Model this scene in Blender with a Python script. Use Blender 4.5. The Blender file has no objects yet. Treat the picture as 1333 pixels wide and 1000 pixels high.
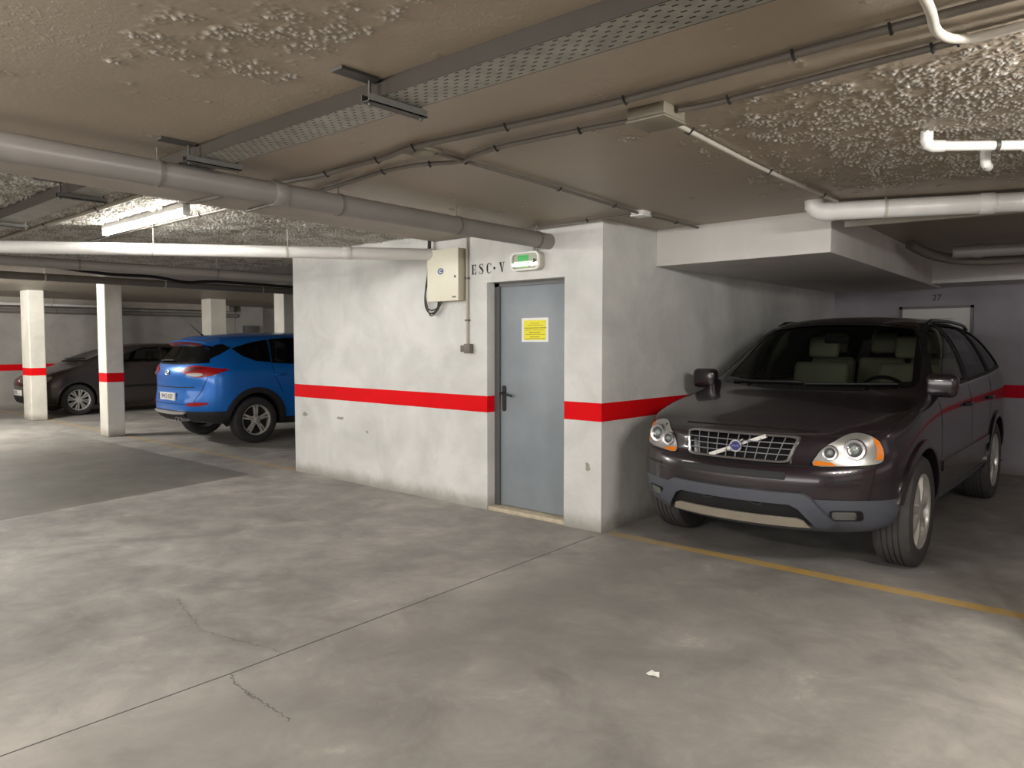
import bpy, bmesh, math, random
from mathutils import Vector, Matrix, Quaternion
from mathutils.bvhtree import BVHTree
from mathutils.geometry import delaunay_2d_cdt
random.seed(7)
PI = math.pi
C = bpy.context.scene.collection
V = Vector

# ---------------------------------------------------------------- materials
def newmat(name):
    m = bpy.data.materials.new(name); m.use_nodes = True
    nt = m.node_tree; nt.nodes.clear()
    out = nt.nodes.new('ShaderNodeOutputMaterial')
    b = nt.nodes.new('ShaderNodeBsdfPrincipled')
    nt.links.new(b.outputs[0], out.inputs[0])
    return m, nt, b
def lin(c):
    return tuple((x/12.92 if x <= .04045 else ((x+.055)/1.055)**2.4) for x in c)
def s8(r, g, b):
    return lin((r/255, g/255, b/255)) + (1,)
def nd(nt, t, **k):
    n = nt.nodes.new(t)
    for a, v in k.items(): setattr(n, a, v)
    return n
def noise(nt, vec, scale, detail=4, rough=.55, dist=0):
    n = nd(nt, 'ShaderNodeTexNoise'); n.inputs['Scale'].default_value = scale
    n.inputs['Detail'].default_value = detail; n.inputs['Roughness'].default_value = rough
    n.inputs['Distortion'].default_value = dist
    if vec is not None: nt.links.new(vec, n.inputs['Vector'])
    return n.outputs['Fac']
def ramp(nt, fac, stops):
    r = nd(nt, 'ShaderNodeValToRGB')
    e = r.color_ramp.elements
    while len(e) < len(stops): e.new(.5)
    for i, (p, c) in enumerate(stops):
        e[i].position = p; e[i].color = c if len(c) == 4 else c + (1,)
    nt.links.new(fac, r.inputs[0]); return r.outputs[0]
def mth(nt, op, a, b=None, c=None, clamp=False):
    n = nd(nt, 'ShaderNodeMath', operation=op, use_clamp=clamp)
    for i, x in enumerate((a, b, c)):
        if x is None: continue
        if isinstance(x, (int, float)): n.inputs[i].default_value = x
        else: nt.links.new(x, n.inputs[i])
    return n.outputs[0]
def mixc(nt, f, a, b, blend='MIX'):
    n = nd(nt, 'ShaderNodeMix', data_type='RGBA', blend_type=blend)
    for s, x in ((0, f), (6, a), (7, b)):
        if isinstance(x, (int, float)): n.inputs[s].default_value = x
        elif isinstance(x, tuple): n.inputs[s].default_value = x
        else: nt.links.new(x, n.inputs[s])
    return n.outputs[2]
def sst(nt, x, a, b):
    n = nd(nt, 'ShaderNodeMapRange', interpolation_type='SMOOTHSTEP'); n.clamp = True
    nt.links.new(x, n.inputs[0]); n.inputs[1].default_value = a; n.inputs[2].default_value = b
    return n.outputs[0]
def pos(nt):
    g = nd(nt, 'ShaderNodeNewGeometry'); sp = nd(nt, 'ShaderNodeSeparateXYZ')
    nt.links.new(g.outputs['Position'], sp.inputs[0])
    return g.outputs['Position'], sp.outputs[0], sp.outputs[1], sp.outputs[2]
def bump(nt, b, h, strength, dist=.01):
    n = nd(nt, 'ShaderNodeBump'); n.inputs['Strength'].default_value = strength
    n.inputs['Distance'].default_value = dist
    nt.links.new(h, n.inputs['Height']); nt.links.new(n.outputs[0], b.inputs['Normal'])
def mat(name, col, rough=.5, metal=0., coat=0., vary=.0, vs=8., bmp=0., emit=None, es=0., spec=None):
    m, nt, b = newmat(name)
    b.inputs['Roughness'].default_value = rough; b.inputs['Metallic'].default_value = metal
    b.inputs['Coat Weight'].default_value = coat; b.inputs['Coat Roughness'].default_value = .05
    if spec is not None: b.inputs['Specular IOR Level'].default_value = spec
    tc = nd(nt, 'ShaderNodeTexCoord').outputs['Object']
    f = noise(nt, tc, vs, 5)
    d = tuple(max(0, x*(1-vary)) for x in col[:3]); l = tuple(min(1, x*(1+vary)) for x in col[:3])
    nt.links.new(ramp(nt, f, [(.3, d), (.7, l)]), b.inputs['Base Color'])
    if bmp: bump(nt, b, noise(nt, tc, vs*12, 3), bmp, .004)
    if emit:
        b.inputs['Emission Color'].default_value = emit; b.inputs['Emission Strength'].default_value = es
    return m
def glassmat(name, tint, gloss=.12, rough=.02):
    m = bpy.data.materials.new(name); m.use_nodes = True
    nt = m.node_tree; nt.nodes.clear()
    out = nd(nt, 'ShaderNodeOutputMaterial'); mx = nd(nt, 'ShaderNodeMixShader')
    t = nd(nt, 'ShaderNodeBsdfTransparent'); t.inputs[0].default_value = tint
    g = nd(nt, 'ShaderNodeBsdfGlossy'); g.inputs[1].default_value = rough
    lw = nd(nt, 'ShaderNodeLayerWeight'); lw.inputs[0].default_value = gloss
    f = mth(nt, 'ADD', mth(nt, 'MULTIPLY', lw.outputs['Fresnel'], .8), .02, clamp=True)
    nt.links.new(f, mx.inputs[0]); nt.links.new(t.outputs[0], mx.inputs[1]); nt.links.new(g.outputs[0], mx.inputs[2])
    nt.links.new(mx.outputs[0], out.inputs[0])
    return m

def wall_mat(name, base, z0=.859, z1=1.002, red=(232, 2, 14), chips=()):
    m, nt, b = newmat(name)
    P, x, y, z = pos(nt)
    n1 = noise(nt, P, 1.6, 6, .6, .4); n2 = noise(nt, P, 7, 6, .65); n3 = noise(nt, P, 26, 4)
    d = tuple(c*.78 for c in base); dd = tuple(c*.62 for c in base)
    col = ramp(nt, n1, [(.32, d + (1,)), (.62, base + (1,))])
    sp = sst(nt, n2, .66, .74)
    col = mixc(nt, mth(nt, 'MULTIPLY', sp, .35), col, dd + (1,))
    # grime near the floor
    gz = mth(nt, 'SUBTRACT', 1.0, sst(nt, mth(nt, 'ADD', z, mth(nt, 'MULTIPLY', n2, -.12)), -.06, .10))
    col = mixc(nt, mth(nt, 'MULTIPLY', gz, .65), col, s8(120, 112, 98))
    # chipped spots showing grey render
    for cx, cz, rx, rz in chips:
        wx = mth(nt, 'MULTIPLY', mth(nt, 'SUBTRACT', n3, .5), .10); wz = mth(nt, 'MULTIPLY', mth(nt, 'SUBTRACT', n2, .5), .08)
        ex = mth(nt, 'MULTIPLY', mth(nt, 'ADD', mth(nt, 'SUBTRACT', x, cx), wx), 1/rx); ez = mth(nt, 'MULTIPLY', mth(nt, 'ADD', mth(nt, 'SUBTRACT', z, cz), wz), 1/rz)
        rr = mth(nt, 'ADD', mth(nt, 'MULTIPLY', ex, ex), mth(nt, 'MULTIPLY', ez, ez))
        col = mixc(nt, mth(nt, 'MULTIPLY', mth(nt, 'SUBTRACT', 1.0, sst(nt, rr, .8, 1.15)), .8), col, s8(140, 140, 118))
    zz = mth(nt, 'ADD', z, mth(nt, 'MULTIPLY', mth(nt, 'SUBTRACT', n3, .5), .004))
    band = mth(nt, 'MULTIPLY', mth(nt, 'GREATER_THAN', zz, z0), mth(nt, 'LESS_THAN', zz, z1))
    rc = mixc(nt, mth(nt, 'MULTIPLY', n2, .3), s8(*red), s8(170, 8, 14))
    col = mixc(nt, band, col, rc)
    nt.links.new(col, b.inputs['Base Color'])
    b.inputs['Roughness'].default_value = .8; b.inputs['Specular IOR Level'].default_value = .2
    h = mth(nt, 'ADD', mth(nt, 'MULTIPLY', noise(nt, P, 60, 4), .5), noise(nt, P, 9, 3))
    bump(nt, b, h, .28, .012)
    return m

def ceiling_mat(name, base, strength=1.0, dist=.02, patch=0.0, zc=2.4, white=(.62, .59, .53), deep=.010):
    m, nt, b = newmat(name)
    P, x, y, z = pos(nt)
    n1 = noise(nt, P, .8, 4)
    col = ramp(nt, n1, [(.3, tuple(c*.82 for c in base) + (1,)), (.7, base + (1,))])
    big = noise(nt, P, 34, 3, .6, .5)
    blob = sst(nt, big, .52, .64)
    fine = noise(nt, P, 110, 4, .6)
    # how thickly the spray coat lies: smooth in places, rough in others
    if patch:
        amp = mth(nt, 'MULTIPLY', sst(nt, noise(nt, P, 1.2, 3), .4, .7), .16)
    else:
        amp = mth(nt, 'ADD', mth(nt, 'MULTIPLY', noise(nt, P, 1.5, 2), .6), .6)
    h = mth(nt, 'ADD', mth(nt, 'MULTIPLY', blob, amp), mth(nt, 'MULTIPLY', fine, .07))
    nt.links.new(mixc(nt, mth(nt, 'MULTIPLY', mth(nt, 'MULTIPLY', blob, amp), .75), col, tuple(min(1, c*1.7) for c in base) + (1,)), b.inputs['Base Color'])  # blobs lightened in colour for the glint on the bumps
    low = mth(nt, 'SUBTRACT', 1.0, sst(nt, z, zc-deep, zc-deep*.25))     # glints on the lit spray nodules painted as whiter colour, by height
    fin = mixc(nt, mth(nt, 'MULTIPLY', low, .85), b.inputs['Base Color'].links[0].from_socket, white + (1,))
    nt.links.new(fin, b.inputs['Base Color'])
    b.inputs['Roughness'].default_value = .45
    bump(nt, b, h, strength, dist)
    return m

# ---------------------------------------------------------------- mesh helpers
class MB:
    def __init__(s): s.v = []; s.f = []
    def add(s, v, f):
        o = len(s.v); s.v += [V(p) for p in v]; s.f += [tuple(i+o for i in q) for q in f]
    def box(s, x0, x1, y0, y1, z0, z1, M=None):
        p = [V((x, y, z)) for x in (x0, x1) for y in (y0, y1) for z in (z0, z1)]
        if M is not None: p = [M @ q for q in p]
        s.add(p, [(0, 1, 3, 2), (4, 6, 7, 5), (0, 4, 5, 1), (2, 3, 7, 6), (0, 2, 6, 4), (1, 5, 7, 3)])
    def prism(s, poly, d, M=None):
        # poly: 3D points, extruded by vector d
        n = len(poly); p = [V(q) for q in poly]; p += [q + V(d) for q in p]
        if M is not None: p = [M @ q for q in p]
        s.add(p, [tuple(range(n)), tuple(reversed(range(n, 2*n)))] + [(i, i+n, (i+1) % n + n, (i+1) % n) for i in range(n)])
    def tube(s, pts, r, n=12, caps=True, closed=False):
        pts = [V(p) for p in pts]; m = len(pts); rs = r if isinstance(r, (list, tuple)) else [r]*m
        vs = []; up = None
        for i, p in enumerate(pts):
            if closed: t = pts[(i+1) % m] - pts[i-1]
            else: t = pts[min(i+1, m-1)] - pts[max(i-1, 0)]
            t.normalize()
            if up is None:
                a = V((0, 0, 1)) if abs(t.z) < .9 else V((1, 0, 0))
                up = (a - t*a.dot(t)).normalized()
            else: up = (up - t*up.dot(t)).normalized()
            w = t.cross(up)
            vs += [p + (up*math.cos(2*PI*k/n) + w*math.sin(2*PI*k/n))*rs[i] for k in range(n)]
        fs = []
        for i in range(m if closed else m-1):
            j = (i+1) % m
            fs += [(i*n+k, i*n+(k+1) % n, j*n+(k+1) % n, j*n+k) for k in range(n)]
        if caps and not closed: fs += [tuple(reversed(range(n))), tuple(range((m-1)*n, m*n))]
        s.add(vs, fs)
    def lathe(s, prof, n=32, axis='x', M=None, close=False):
        # prof: (radius, along)
        vs = []; m = len(prof)
        for r, a in prof:
            for k in range(n):
                c, q = math.cos(2*PI*k/n)*r, math.sin(2*PI*k/n)*r
                p = {'x': (a, c, q), 'y': (c, a, q), 'z': (c, q, a)}[axis]
                vs.append(M @ V(p) if M is not None else V(p))
        fs = []
        for i in range(m if close else m-1):
            j = (i+1) % m
            fs += [(i*n+k, i*n+(k+1) % n, j*n+(k+1) % n, j*n+k) for k in range(n)]
        s.add(vs, fs)
    def mesh(s, name):
        me = bpy.data.meshes.new(name); me.from_pydata([tuple(p) for p in s.v], [], s.f); me.update()
        return me
    def build(s, name, m, parent=None, smooth=True, bevel=0., seg=2, ang=40):
        me = s.mesh(name)
        bm = bmesh.new(); bm.from_mesh(me)
        bmesh.ops.remove_doubles(bm, verts=bm.verts, dist=1e-5)
        if bevel:
            es = [e for e in bm.edges if len(e.link_faces) == 2 and e.calc_face_angle(0) > .5]
            bmesh.ops.bevel(bm, geom=es, offset=bevel, segments=seg, affect='EDGES', profile=.5, clamp_overlap=True)
        bmesh.ops.recalc_face_normals(bm, faces=bm.faces)
        bm.to_mesh(me); bm.free()
        return link(name, me, m, parent, smooth, ang)
def link(name, me, m, parent=None, smooth=True, ang=40):
    if smooth:
        me.shade_smooth()
        try: me.set_sharp_from_angle(angle=math.radians(ang))
        except Exception: pass
    me.materials.clear(); me.materials.append(m)
    o = bpy.data.objects.new(name, me); C.objects.link(o)
    if parent is not None: o.parent = parent
    return o
def tag(o, label=None, cat=None, group=None, kind=None):
    if label: o['label'] = label
    if cat: o['category'] = cat
    if group: o['group'] = group
    if kind: o['kind'] = kind
    return o
def empty(name, loc=(0, 0, 0), rz=0., **k):
    o = bpy.data.objects.new(name, None); C.objects.link(o); o.location = loc; o.rotation_euler = (0, 0, rz)
    return tag(o, **k)
def struct(name, mb, m, label=None, **k):
    o = mb.build(name, m, None, smooth=False, **k); o['kind'] = 'structure'
    if label: o['label'] = label
    return o
def child(o, name, mb, m, **k): return mb.build(name, m, o, **k)
def text_mesh(txt, size, ext=.001, spacing=1.0, align='CENTER'):
    cu = bpy.data.curves.new('txt', 'FONT'); cu.body = txt; cu.size = size; cu.extrude = ext
    cu.space_character = spacing; cu.align_x = align; cu.align_y = 'CENTER'
    o = bpy.data.objects.new('txt', cu); C.objects.link(o)
    bpy.context.view_layer.update()
    dg = bpy.context.evaluated_depsgraph_get()
    me = bpy.data.meshes.new_from_object(o.evaluated_get(dg))
    bpy.data.objects.remove(o); bpy.data.curves.remove(cu)
    return me
def text(name, txt, size, M, m, parent=None, ext=.001, spacing=1.0, sx=1.0):
    me = text_mesh(txt, size, ext, spacing); me.transform(M @ Matrix.Diagonal((sx, 1, 1, 1)))
    return link(name, me, m, parent, smooth=False)
def facing(loc, yaw=0.):   # text plane facing -Y (yaw 0), read along +X
    return Matrix.Translation(loc) @ Matrix.Rotation(yaw, 4, 'Z') @ Matrix.Rotation(PI/2, 4, 'X')
def rrect(x0, x1, y0, y1, r, n=5):
    o = []
    for cx, cy, a in ((x1-r, y1-r, 0), (x0+r, y1-r, 90), (x0+r, y0+r, 180), (x1-r, y0+r, 270)):
        for k in range(n+1):
            t = math.radians(a + 90*k/n); o.append((cx + r*math.cos(t), cy + r*math.sin(t)))
    return o
def spl(pts, n=6, closed=True):
    # Catmull-Rom through points of any dimension
    P = [V(p) for p in pts]; m = len(P); out = []
    rng = range(m if closed else m-1)
    for i in rng:
        if closed: a, b, c, d = P[i-1], P[i], P[(i+1) % m], P[(i+2) % m]
        else: a, b, c, d = P[max(i-1, 0)], P[i], P[i+1], P[min(i+2, m-1)]
        for k in range(n):
            t = k/n
            out.append(.5*((2*b) + (c-a)*t + (2*a-5*b+4*c-d)*t*t + (3*b-3*c+d-a)*t**3))
    if not closed: out.append(P[-1])
    return out

# ---------------------------------------------------------------- camera
CAM = V((3.2602, -4.7035, 1.455)); YAW = math.radians(41.6056); PITCH = math.radians(3.0654)
F_ = V((-math.sin(YAW), math.cos(YAW), 0)); R_ = V((math.cos(YAW), math.sin(YAW), 0)); U_ = V((0, 0, 1))
FW = F_*math.cos(PITCH) - U_*math.sin(PITCH); UP = F_*math.sin(PITCH) + U_*math.cos(PITCH)
cd = bpy.data.cameras.new('camera'); cam = bpy.data.objects.new('camera', cd); C.objects.link(cam)
cd.sensor_width = 36; cd.lens = 971/1333*36; cd.clip_end = 200; cd.clip_start = .05
M = Matrix((R_, UP, -FW)).transposed().to_4x4(); M.translation = CAM; cam.matrix_world = M
bpy.context.scene.camera = cam
sc = bpy.context.scene
sc.view_settings.view_transform = 'Standard'; sc.view_settings.look = 'None'; sc.view_settings.exposure = 0
w = bpy.data.worlds.new('w'); sc.world = w; w.use_nodes = True
w.node_tree.nodes['Background'].inputs[0].default_value = (.9, .95, 1, 1); w.node_tree.nodes['Background'].inputs[1].default_value = .05
# ================================================================ THE ROOM
def floor_mat():
    m, nt, b = newmat('polished_concrete')
    P, x, y, z = pos(nt)
    n1 = noise(nt, P, .55, 6, .62, .5); n2 = noise(nt, P, 2.6, 7, .68, .4); n3 = noise(nt, P, 14, 6, .7)
    f = mth(nt, 'ADD', mth(nt, 'MULTIPLY', n1, .55), mth(nt, 'MULTIPLY', n2, .45))
    col = ramp(nt, f, [(.32, s8(118, 115, 112)), (.5, s8(158, 155, 150)), (.66, s8(192, 188, 181))])
    col = mixc(nt, mth(nt, 'MULTIPLY', sst(nt, n3, .58, .75), .22), col, s8(206, 200, 186))
    sc1 = mth(nt, 'MULTIPLY', sst(nt, n2, .60, .70), sst(nt, n3, .46, .60))
    col = mixc(nt, mth(nt, 'MULTIPLY', sc1, .22), col, s8(222, 216, 200))
    col = mixc(nt, mth(nt, 'MULTIPLY', sst(nt, noise(nt, P, 1.1, 5, .6, .8), .56, .72), .35), col, s8(92, 88, 84))
    # floor tone is darker right of the joint, in patches
    rs = mth(nt, 'MULTIPLY', sst(nt, mth(nt, 'ADD', x, mth(nt, 'MULTIPLY', n2, .5)), .3, .9), mth(nt, 'SUBTRACT', 1.0, sst(nt, mth(nt, 'ADD', x, mth(nt, 'MULTIPLY', n1, 1.5)), 2.4, 3.8)))
    col = mixc(nt, mth(nt, 'MULTIPLY', mth(nt, 'MULTIPLY', rs, sst(nt, n1, .35, .62)), .55), col, s8(104, 101, 99))
    def seg(ax, ay, bx, by, hw, soft):
        L = math.hypot(bx-ax, by-ay); ux, uy = (bx-ax)/L, (by-ay)/L
        du = mth(nt, 'ADD', mth(nt, 'MULTIPLY', x, ux), mth(nt, 'MULTIPLY', y, uy))
        dv = mth(nt, 'ADD', mth(nt, 'MULTIPLY', x, -uy), mth(nt, 'MULTIPLY', y, ux))
        u0 = ax*ux + ay*uy; v0 = -ax*uy + ay*ux
        a = mth(nt, 'ABSOLUTE', mth(nt, 'SUBTRACT', dv, v0))
        q = mth(nt, 'SUBTRACT', 1.0, sst(nt, a, hw, hw+soft))
        i = mth(nt, 'MULTIPLY', mth(nt, 'GREATER_THAN', du, u0), mth(nt, 'LESS_THAN', du, u0 + L))
        return mth(nt, 'MULTIPLY', q, i)
    # darker slab bay at the left
    wob = mth(nt, 'MULTIPLY', mth(nt, 'SUBTRACT', n2, .5), .05)
    y2 = mth(nt, 'ADD', y, wob); x2 = mth(nt, 'ADD', x, wob)
    xl = mth(nt, 'ADD', x2, mth(nt, 'MULTIPLY', y2, .19))
    pm = mth(nt, 'MULTIPLY', mth(nt, 'SUBTRACT', 1.0, sst(nt, xl, -4.52, -4.49)), mth(nt, 'SUBTRACT', 1.0, sst(nt, y2, -.47, -.44)))
    pm = mth(nt, 'MULTIPLY', pm, mth(nt, 'MULTIPLY', sst(nt, x2, -11.6, -7.0), 1.0))
    col = mixc(nt, mth(nt, 'MULTIPLY', pm, .8), col, mixc(nt, n2, s8(84, 82, 77), s8(132, 129, 120)))
    # yellow bay lines, worn
    wear = sst(nt, mth(nt, 'ADD', n3, mth(nt, 'MULTIPLY', n2, .5)), .50, .78)
    ye = seg(.05, .05, 2.75, .045, .045, .02)
    ye = mth(nt, 'MULTIPLY', ye, mth(nt, 'ADD', mth(nt, 'MULTIPLY', sst(nt, x, 0., 1.3), .55), .40))
    ye2 = mth(nt, 'MULTIPLY', seg(-16, .04, -4.3, .04, .045, .03), .38)
    ye3 = mth(nt, 'MULTIPLY', seg(-4.45, 0, -4.45, 5, .045, .03), .3)
    ya = mth(nt, 'MULTIPLY', mth(nt, 'ADD', mth(nt, 'ADD', ye, ye2), ye3, clamp=True), mth(nt, 'SUBTRACT', 1.0, mth(nt, 'MULTIPLY', wear, .45)))
    col = mixc(nt, ya, col, s8(226, 176, 48))
    # sawn joint and cracks
    jx = mth(nt, 'MULTIPLY', mth(nt, 'SUBTRACT', noise(nt, P, 9, 3), .5), .02)
    def line(pts, hw, k):
        t = None
        for p, q in zip(pts[:-1], pts[1:]):
            s = seg(p[0], p[1], q[0], q[1], hw, hw*1.4)
            t = s if t is None else mth(nt, 'MAXIMUM', t, s)
        return mth(nt, 'MULTIPLY', t, k)
    cr = line([(.30, -9), (.208, -3.99), (.188, -3.119), (.012, -.12)], .0028, .9)
    x = mth(nt, 'ADD', x, mth(nt, 'MULTIPLY', mth(nt, 'SUBTRACT', noise(nt, P, 16, 4, .7), .5), .09)); y = mth(nt, 'ADD', y, mth(nt, 'MULTIPLY', mth(nt, 'SUBTRACT', noise(nt, P, 19, 4, .7), .5), .09))
    cr = mth(nt, 'MAXIMUM', cr, line([(.194, -3.119), (.30, -3.155), (.50, -3.165), (.75, -3.17)], .0026, .6))
    cr = mth(nt, 'MAXIMUM', cr, line([(.17, -2.84), (-.05, -2.89), (-.40, -2.97), (-.95, -2.84)], .0024, .35))
    col = mixc(nt, cr, col, s8(48, 44, 40))
    nt.links.new(col, b.inputs['Base Color'])
    rg = mth(nt, 'ADD', mth(nt, 'MULTIPLY', n2, .25), .52); b.inputs['Specular IOR Level'].default_value = .32
    nt.links.new(rg, b.inputs['Roughness'])
    bump(nt, b, mth(nt, 'MULTIPLY', n3, .35), .12, .01)
    return m
WHITE = s8(226, 226, 222)[:3]
M_wall = wall_mat('white_plaster', WHITE, chips=((-4.03, .67, .05, .022), (-3.36, .67, .07, .018), (-2.9, .56, .018, .012), (-.125, .50, .022, .03)))
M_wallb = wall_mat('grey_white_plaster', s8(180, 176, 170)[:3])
M_col = wall_mat('column_paint', s8(228, 224, 212)[:3])
M_floor = floor_mat()
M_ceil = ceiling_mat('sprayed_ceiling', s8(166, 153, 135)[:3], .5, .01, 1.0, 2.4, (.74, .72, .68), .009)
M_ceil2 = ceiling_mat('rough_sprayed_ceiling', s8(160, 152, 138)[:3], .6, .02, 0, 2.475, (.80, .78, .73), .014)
M_soff = mat('soffit_paint', s8(206, 203, 198)[:3], .7, vary=.06, vs=3, bmp=.05)
M_beam = mat('smooth_beam_concrete', s8(168, 160, 150)[:3], .8, vary=.08, vs=4, bmp=.08)
M_pvc = mat('grey_pvc', s8(132, 127, 122)[:3], .38, vary=.06, vs=5)
M_pvcw = mat('white_pvc', s8(222, 220, 216)[:3], .32, vary=.04, vs=6)
M_galv = mat('galvanised_steel', s8(150, 152, 148)[:3], .42, .7, vary=.10, vs=14)
M_dksteel = mat('dull_steel', s8(86, 84, 80)[:3], .5, .5, vary=.12, vs=20)
M_black = mat('black_plastic', s8(22, 22, 24)[:3], .5, vary=.1)
M_cable = mat('black_cable', s8(36, 34, 34)[:3], .55)
M_conduit = mat('grey_conduit', s8(108, 102, 94)[:3], .5, vary=.08)
M_conduitl = mat('light_conduit', s8(186, 180, 168)[:3], .5, vary=.06)
M_boxgrey = mat('aged_box_plastic', s8(122, 115, 99)[:3], .55, vary=.08)
M_cream = mat('cream_enamel', s8(232, 228, 208)[:3], .4, vary=.03, vs=3)
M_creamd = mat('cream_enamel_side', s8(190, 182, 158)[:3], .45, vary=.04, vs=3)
M_door = mat('grey_blue_enamel', s8(140, 148, 154)[:3], .38, vary=.07, vs=4)
M_doorf = mat('dark_grey_frame_paint', s8(92, 92, 92)[:3], .45, vary=.06)
M_chip = mat('worn_cement', s8(196, 184, 160)[:3], .85, vary=.15, vs=18, bmp=.2)
M_white = mat('white_plastic', s8(236, 236, 232)[:3], .4)
M_yellow = mat('yellow_print', s8(242, 232, 40)[:3], .5)
M_ink = mat('black_ink', s8(28, 28, 28)[:3], .7)
M_paper = mat('white_paper', s8(240, 238, 230)[:3], .8)

mb = MB(); mb.box(-16.6, 9, -9.6, 9.5, -.2, 0); struct('floor', mb, M_floor)
# near ceiling (lower slab) and the higher sprayed slab beyond the beam edge
SX = -1.70
def step_x(y): return -1.86 - .085*(y + .18)      # edge of the lower slab
import numpy as np
def band_noise(nx, ny, cell, lo, hi, seed):
    """random relief holding only wavelengths between lo and hi metres, unit variance"""
    rg = np.random.default_rng(seed)
    F = np.fft.rfft2(rg.standard_normal((ny, nx)))
    k = np.hypot(np.fft.fftfreq(ny, cell)[:, None], np.fft.rfftfreq(nx, cell)[None, :])
    F *= np.exp(-(k*lo)**2*.6)*(1 - np.exp(-(k*hi)**2*.6))
    r = np.fft.irfft2(F, s=(ny, nx)); return r/r.std()
def sstep(a, b, x):
    t = np.clip((x-a)/(b-a), 0, 1); return t*t*(3-2*t)
def relief(me_slab, x0, x1, y0, y1, cell, zc, seed, amp, layf, thr=.15):
    """rough spray coat: a finely modelled skin hanging just under the slab"""
    nx, ny = int((x1-x0)/cell), int((y1-y0)/cell)
    X, Y = np.meshgrid(x0 + (x1-x0)*np.arange(nx)/(nx-1), y0 + (y1-y0)*np.arange(ny)/(ny-1))
    n = band_noise(nx, ny, cell, .012, .05, seed)
    blob = sstep(thr, thr+1.2, n)
    lay = layf(X, Y, band_noise(nx, ny, cell, .30, 1.6, seed+1), band_noise(nx, ny, cell, .10, .5, seed+2))
    Z = zc - .0015 - amp*blob*lay - .0008*band_noise(nx, ny, cell, .008, .03, seed+3)*(.3 + lay)
    edge = np.minimum.reduce([X-x0, x1-X, Y-y0, y1-Y]); Z = np.where(edge < cell*.5, zc + .002, Z)
    co = np.stack([X, Y, Z], -1).reshape(-1, 3)
    q = np.arange(nx*ny).reshape(ny, nx)
    f = np.stack([q[:-1, :-1], q[1:, :-1], q[1:, 1:], q[:-1, 1:]], -1).reshape(-1, 4)
    nv0, nf0 = len(me_slab.vertices), len(me_slab.polygons)
    co0 = np.empty(nv0*3); me_slab.vertices.foreach_get('co', co0)
    vs = np.concatenate([co0.reshape(-1, 3), co]); faces = [tuple(p.vertices) for p in me_slab.polygons]
    me = bpy.data.meshes.new('ceiling_skin')
    lt0 = np.array([len(p) for p in faces]); li0 = np.array([a for p in faces for a in p])
    loops = np.concatenate([li0, (f+nv0).reshape(-1)]); tot = np.concatenate([lt0, np.full(len(f), 4)])
    me.vertices.add(len(vs)); me.vertices.foreach_set('co', vs.reshape(-1))
    me.loops.add(len(loops)); me.loops.foreach_set('vertex_index', loops.astype(np.int32))
    me.polygons.add(len(tot)); me.polygons.foreach_set('loop_start', (np.cumsum(tot)-tot).astype(np.int32))
    sm = np.ones(len(tot), dtype=bool); sm[:nf0] = False; me.polygons.foreach_set('use_smooth', sm)
    me.update(calc_edges=True); me.validate()
    return me
mb = MB()
mb.prism([(step_x(-9.5)*1.0, -9.5, 2.40), (9, -9.5, 2.40), (9, 9.4, 2.40), (-1.86, 9.4, 2.40), (-1.86, 0, 2.40)], (0, 0, .3))
def lay_near(X, Y, a, b):
    right = sstep(.8, 2.5, X)*sstep(-2.3, -1.6, Y)*sstep(.7, .0, Y); front = sstep(-3.12, -3.3, Y)*sstep(-3.95, -3.65, Y)*sstep(.35, .9, X)*.85
    return sstep(.34, .85, .80*np.maximum(right, .8*front) + .12*a + .17*b + .02)
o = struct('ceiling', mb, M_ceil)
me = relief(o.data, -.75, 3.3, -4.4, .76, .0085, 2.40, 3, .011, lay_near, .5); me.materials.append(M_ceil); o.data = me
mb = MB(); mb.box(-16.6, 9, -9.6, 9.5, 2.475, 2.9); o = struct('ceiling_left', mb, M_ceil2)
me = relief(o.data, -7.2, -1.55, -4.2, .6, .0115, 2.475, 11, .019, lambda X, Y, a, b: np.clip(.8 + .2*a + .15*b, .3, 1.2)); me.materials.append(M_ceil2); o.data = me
# smooth beam strip along the step
mb = MB()
mb.prism([(step_x(-9.5), -9.5, 2.392), (step_x(-9.5)+.95, -9.5, 2.392), (-1.0, .0, 2.392), (-1.86, .0, 2.392)], (0, 0, .09))
struct('trim_1', mb, M_beam)

# front wall of the block with the door opening
W0 = -4.232; DL, DR, DT = -1.206, -.362, 1.985
mb = MB()
mb.box(W0, DL, 0, .2, 0, 2.5); mb.box(DR, 0, 0, .2, 0, 2.5); mb.box(DL, DR, 0, .2, DT, 2.5)
wf = struct('wall_front', mb, M_wall)
mb = MB(); mb.box(-.2, 0, .2, 5.15, 0, 2.45); struct('wall_side', mb, M_wall)
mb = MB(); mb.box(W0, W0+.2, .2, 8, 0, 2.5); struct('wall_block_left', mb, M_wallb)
M_wallshade = wall_mat('shaded_bay_plaster', s8(158, 154, 160)[:3], red=(190, 8, 40))  # darker plaster and stripe colours carry the dimness of the bay
mb = MB(); mb.box(-.2, 9, 5.15, 5.35, 0, 2.45); wb = struct('wall_back', mb, M_wallshade)
mb = MB(); mb.box(-16.6, -16.2, -9.6, 9.5, 0, 2.48); struct('wall_far', mb, M_wallb)
mb = MB(); mb.box(-16.2, -15.9, 5.7, 6.35, 0, 2.48); struct('wall_pilaster', mb, M_wallb)
mb = MB(); mb.box(-16.2, W0, 8, 8.2, 0, 2.48); struct('wall_rear_left', mb, M_wallb)
mb = MB(); mb.box(-16.2, 9, -9.6, -9.4, 0, 2.48); struct('wall_near', mb, M_wallb)
mb = MB(); mb.box(8.8, 9, -9.4, 5.15, 0, 2.48); struct('wall_right', mb, M_wallb)
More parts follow.
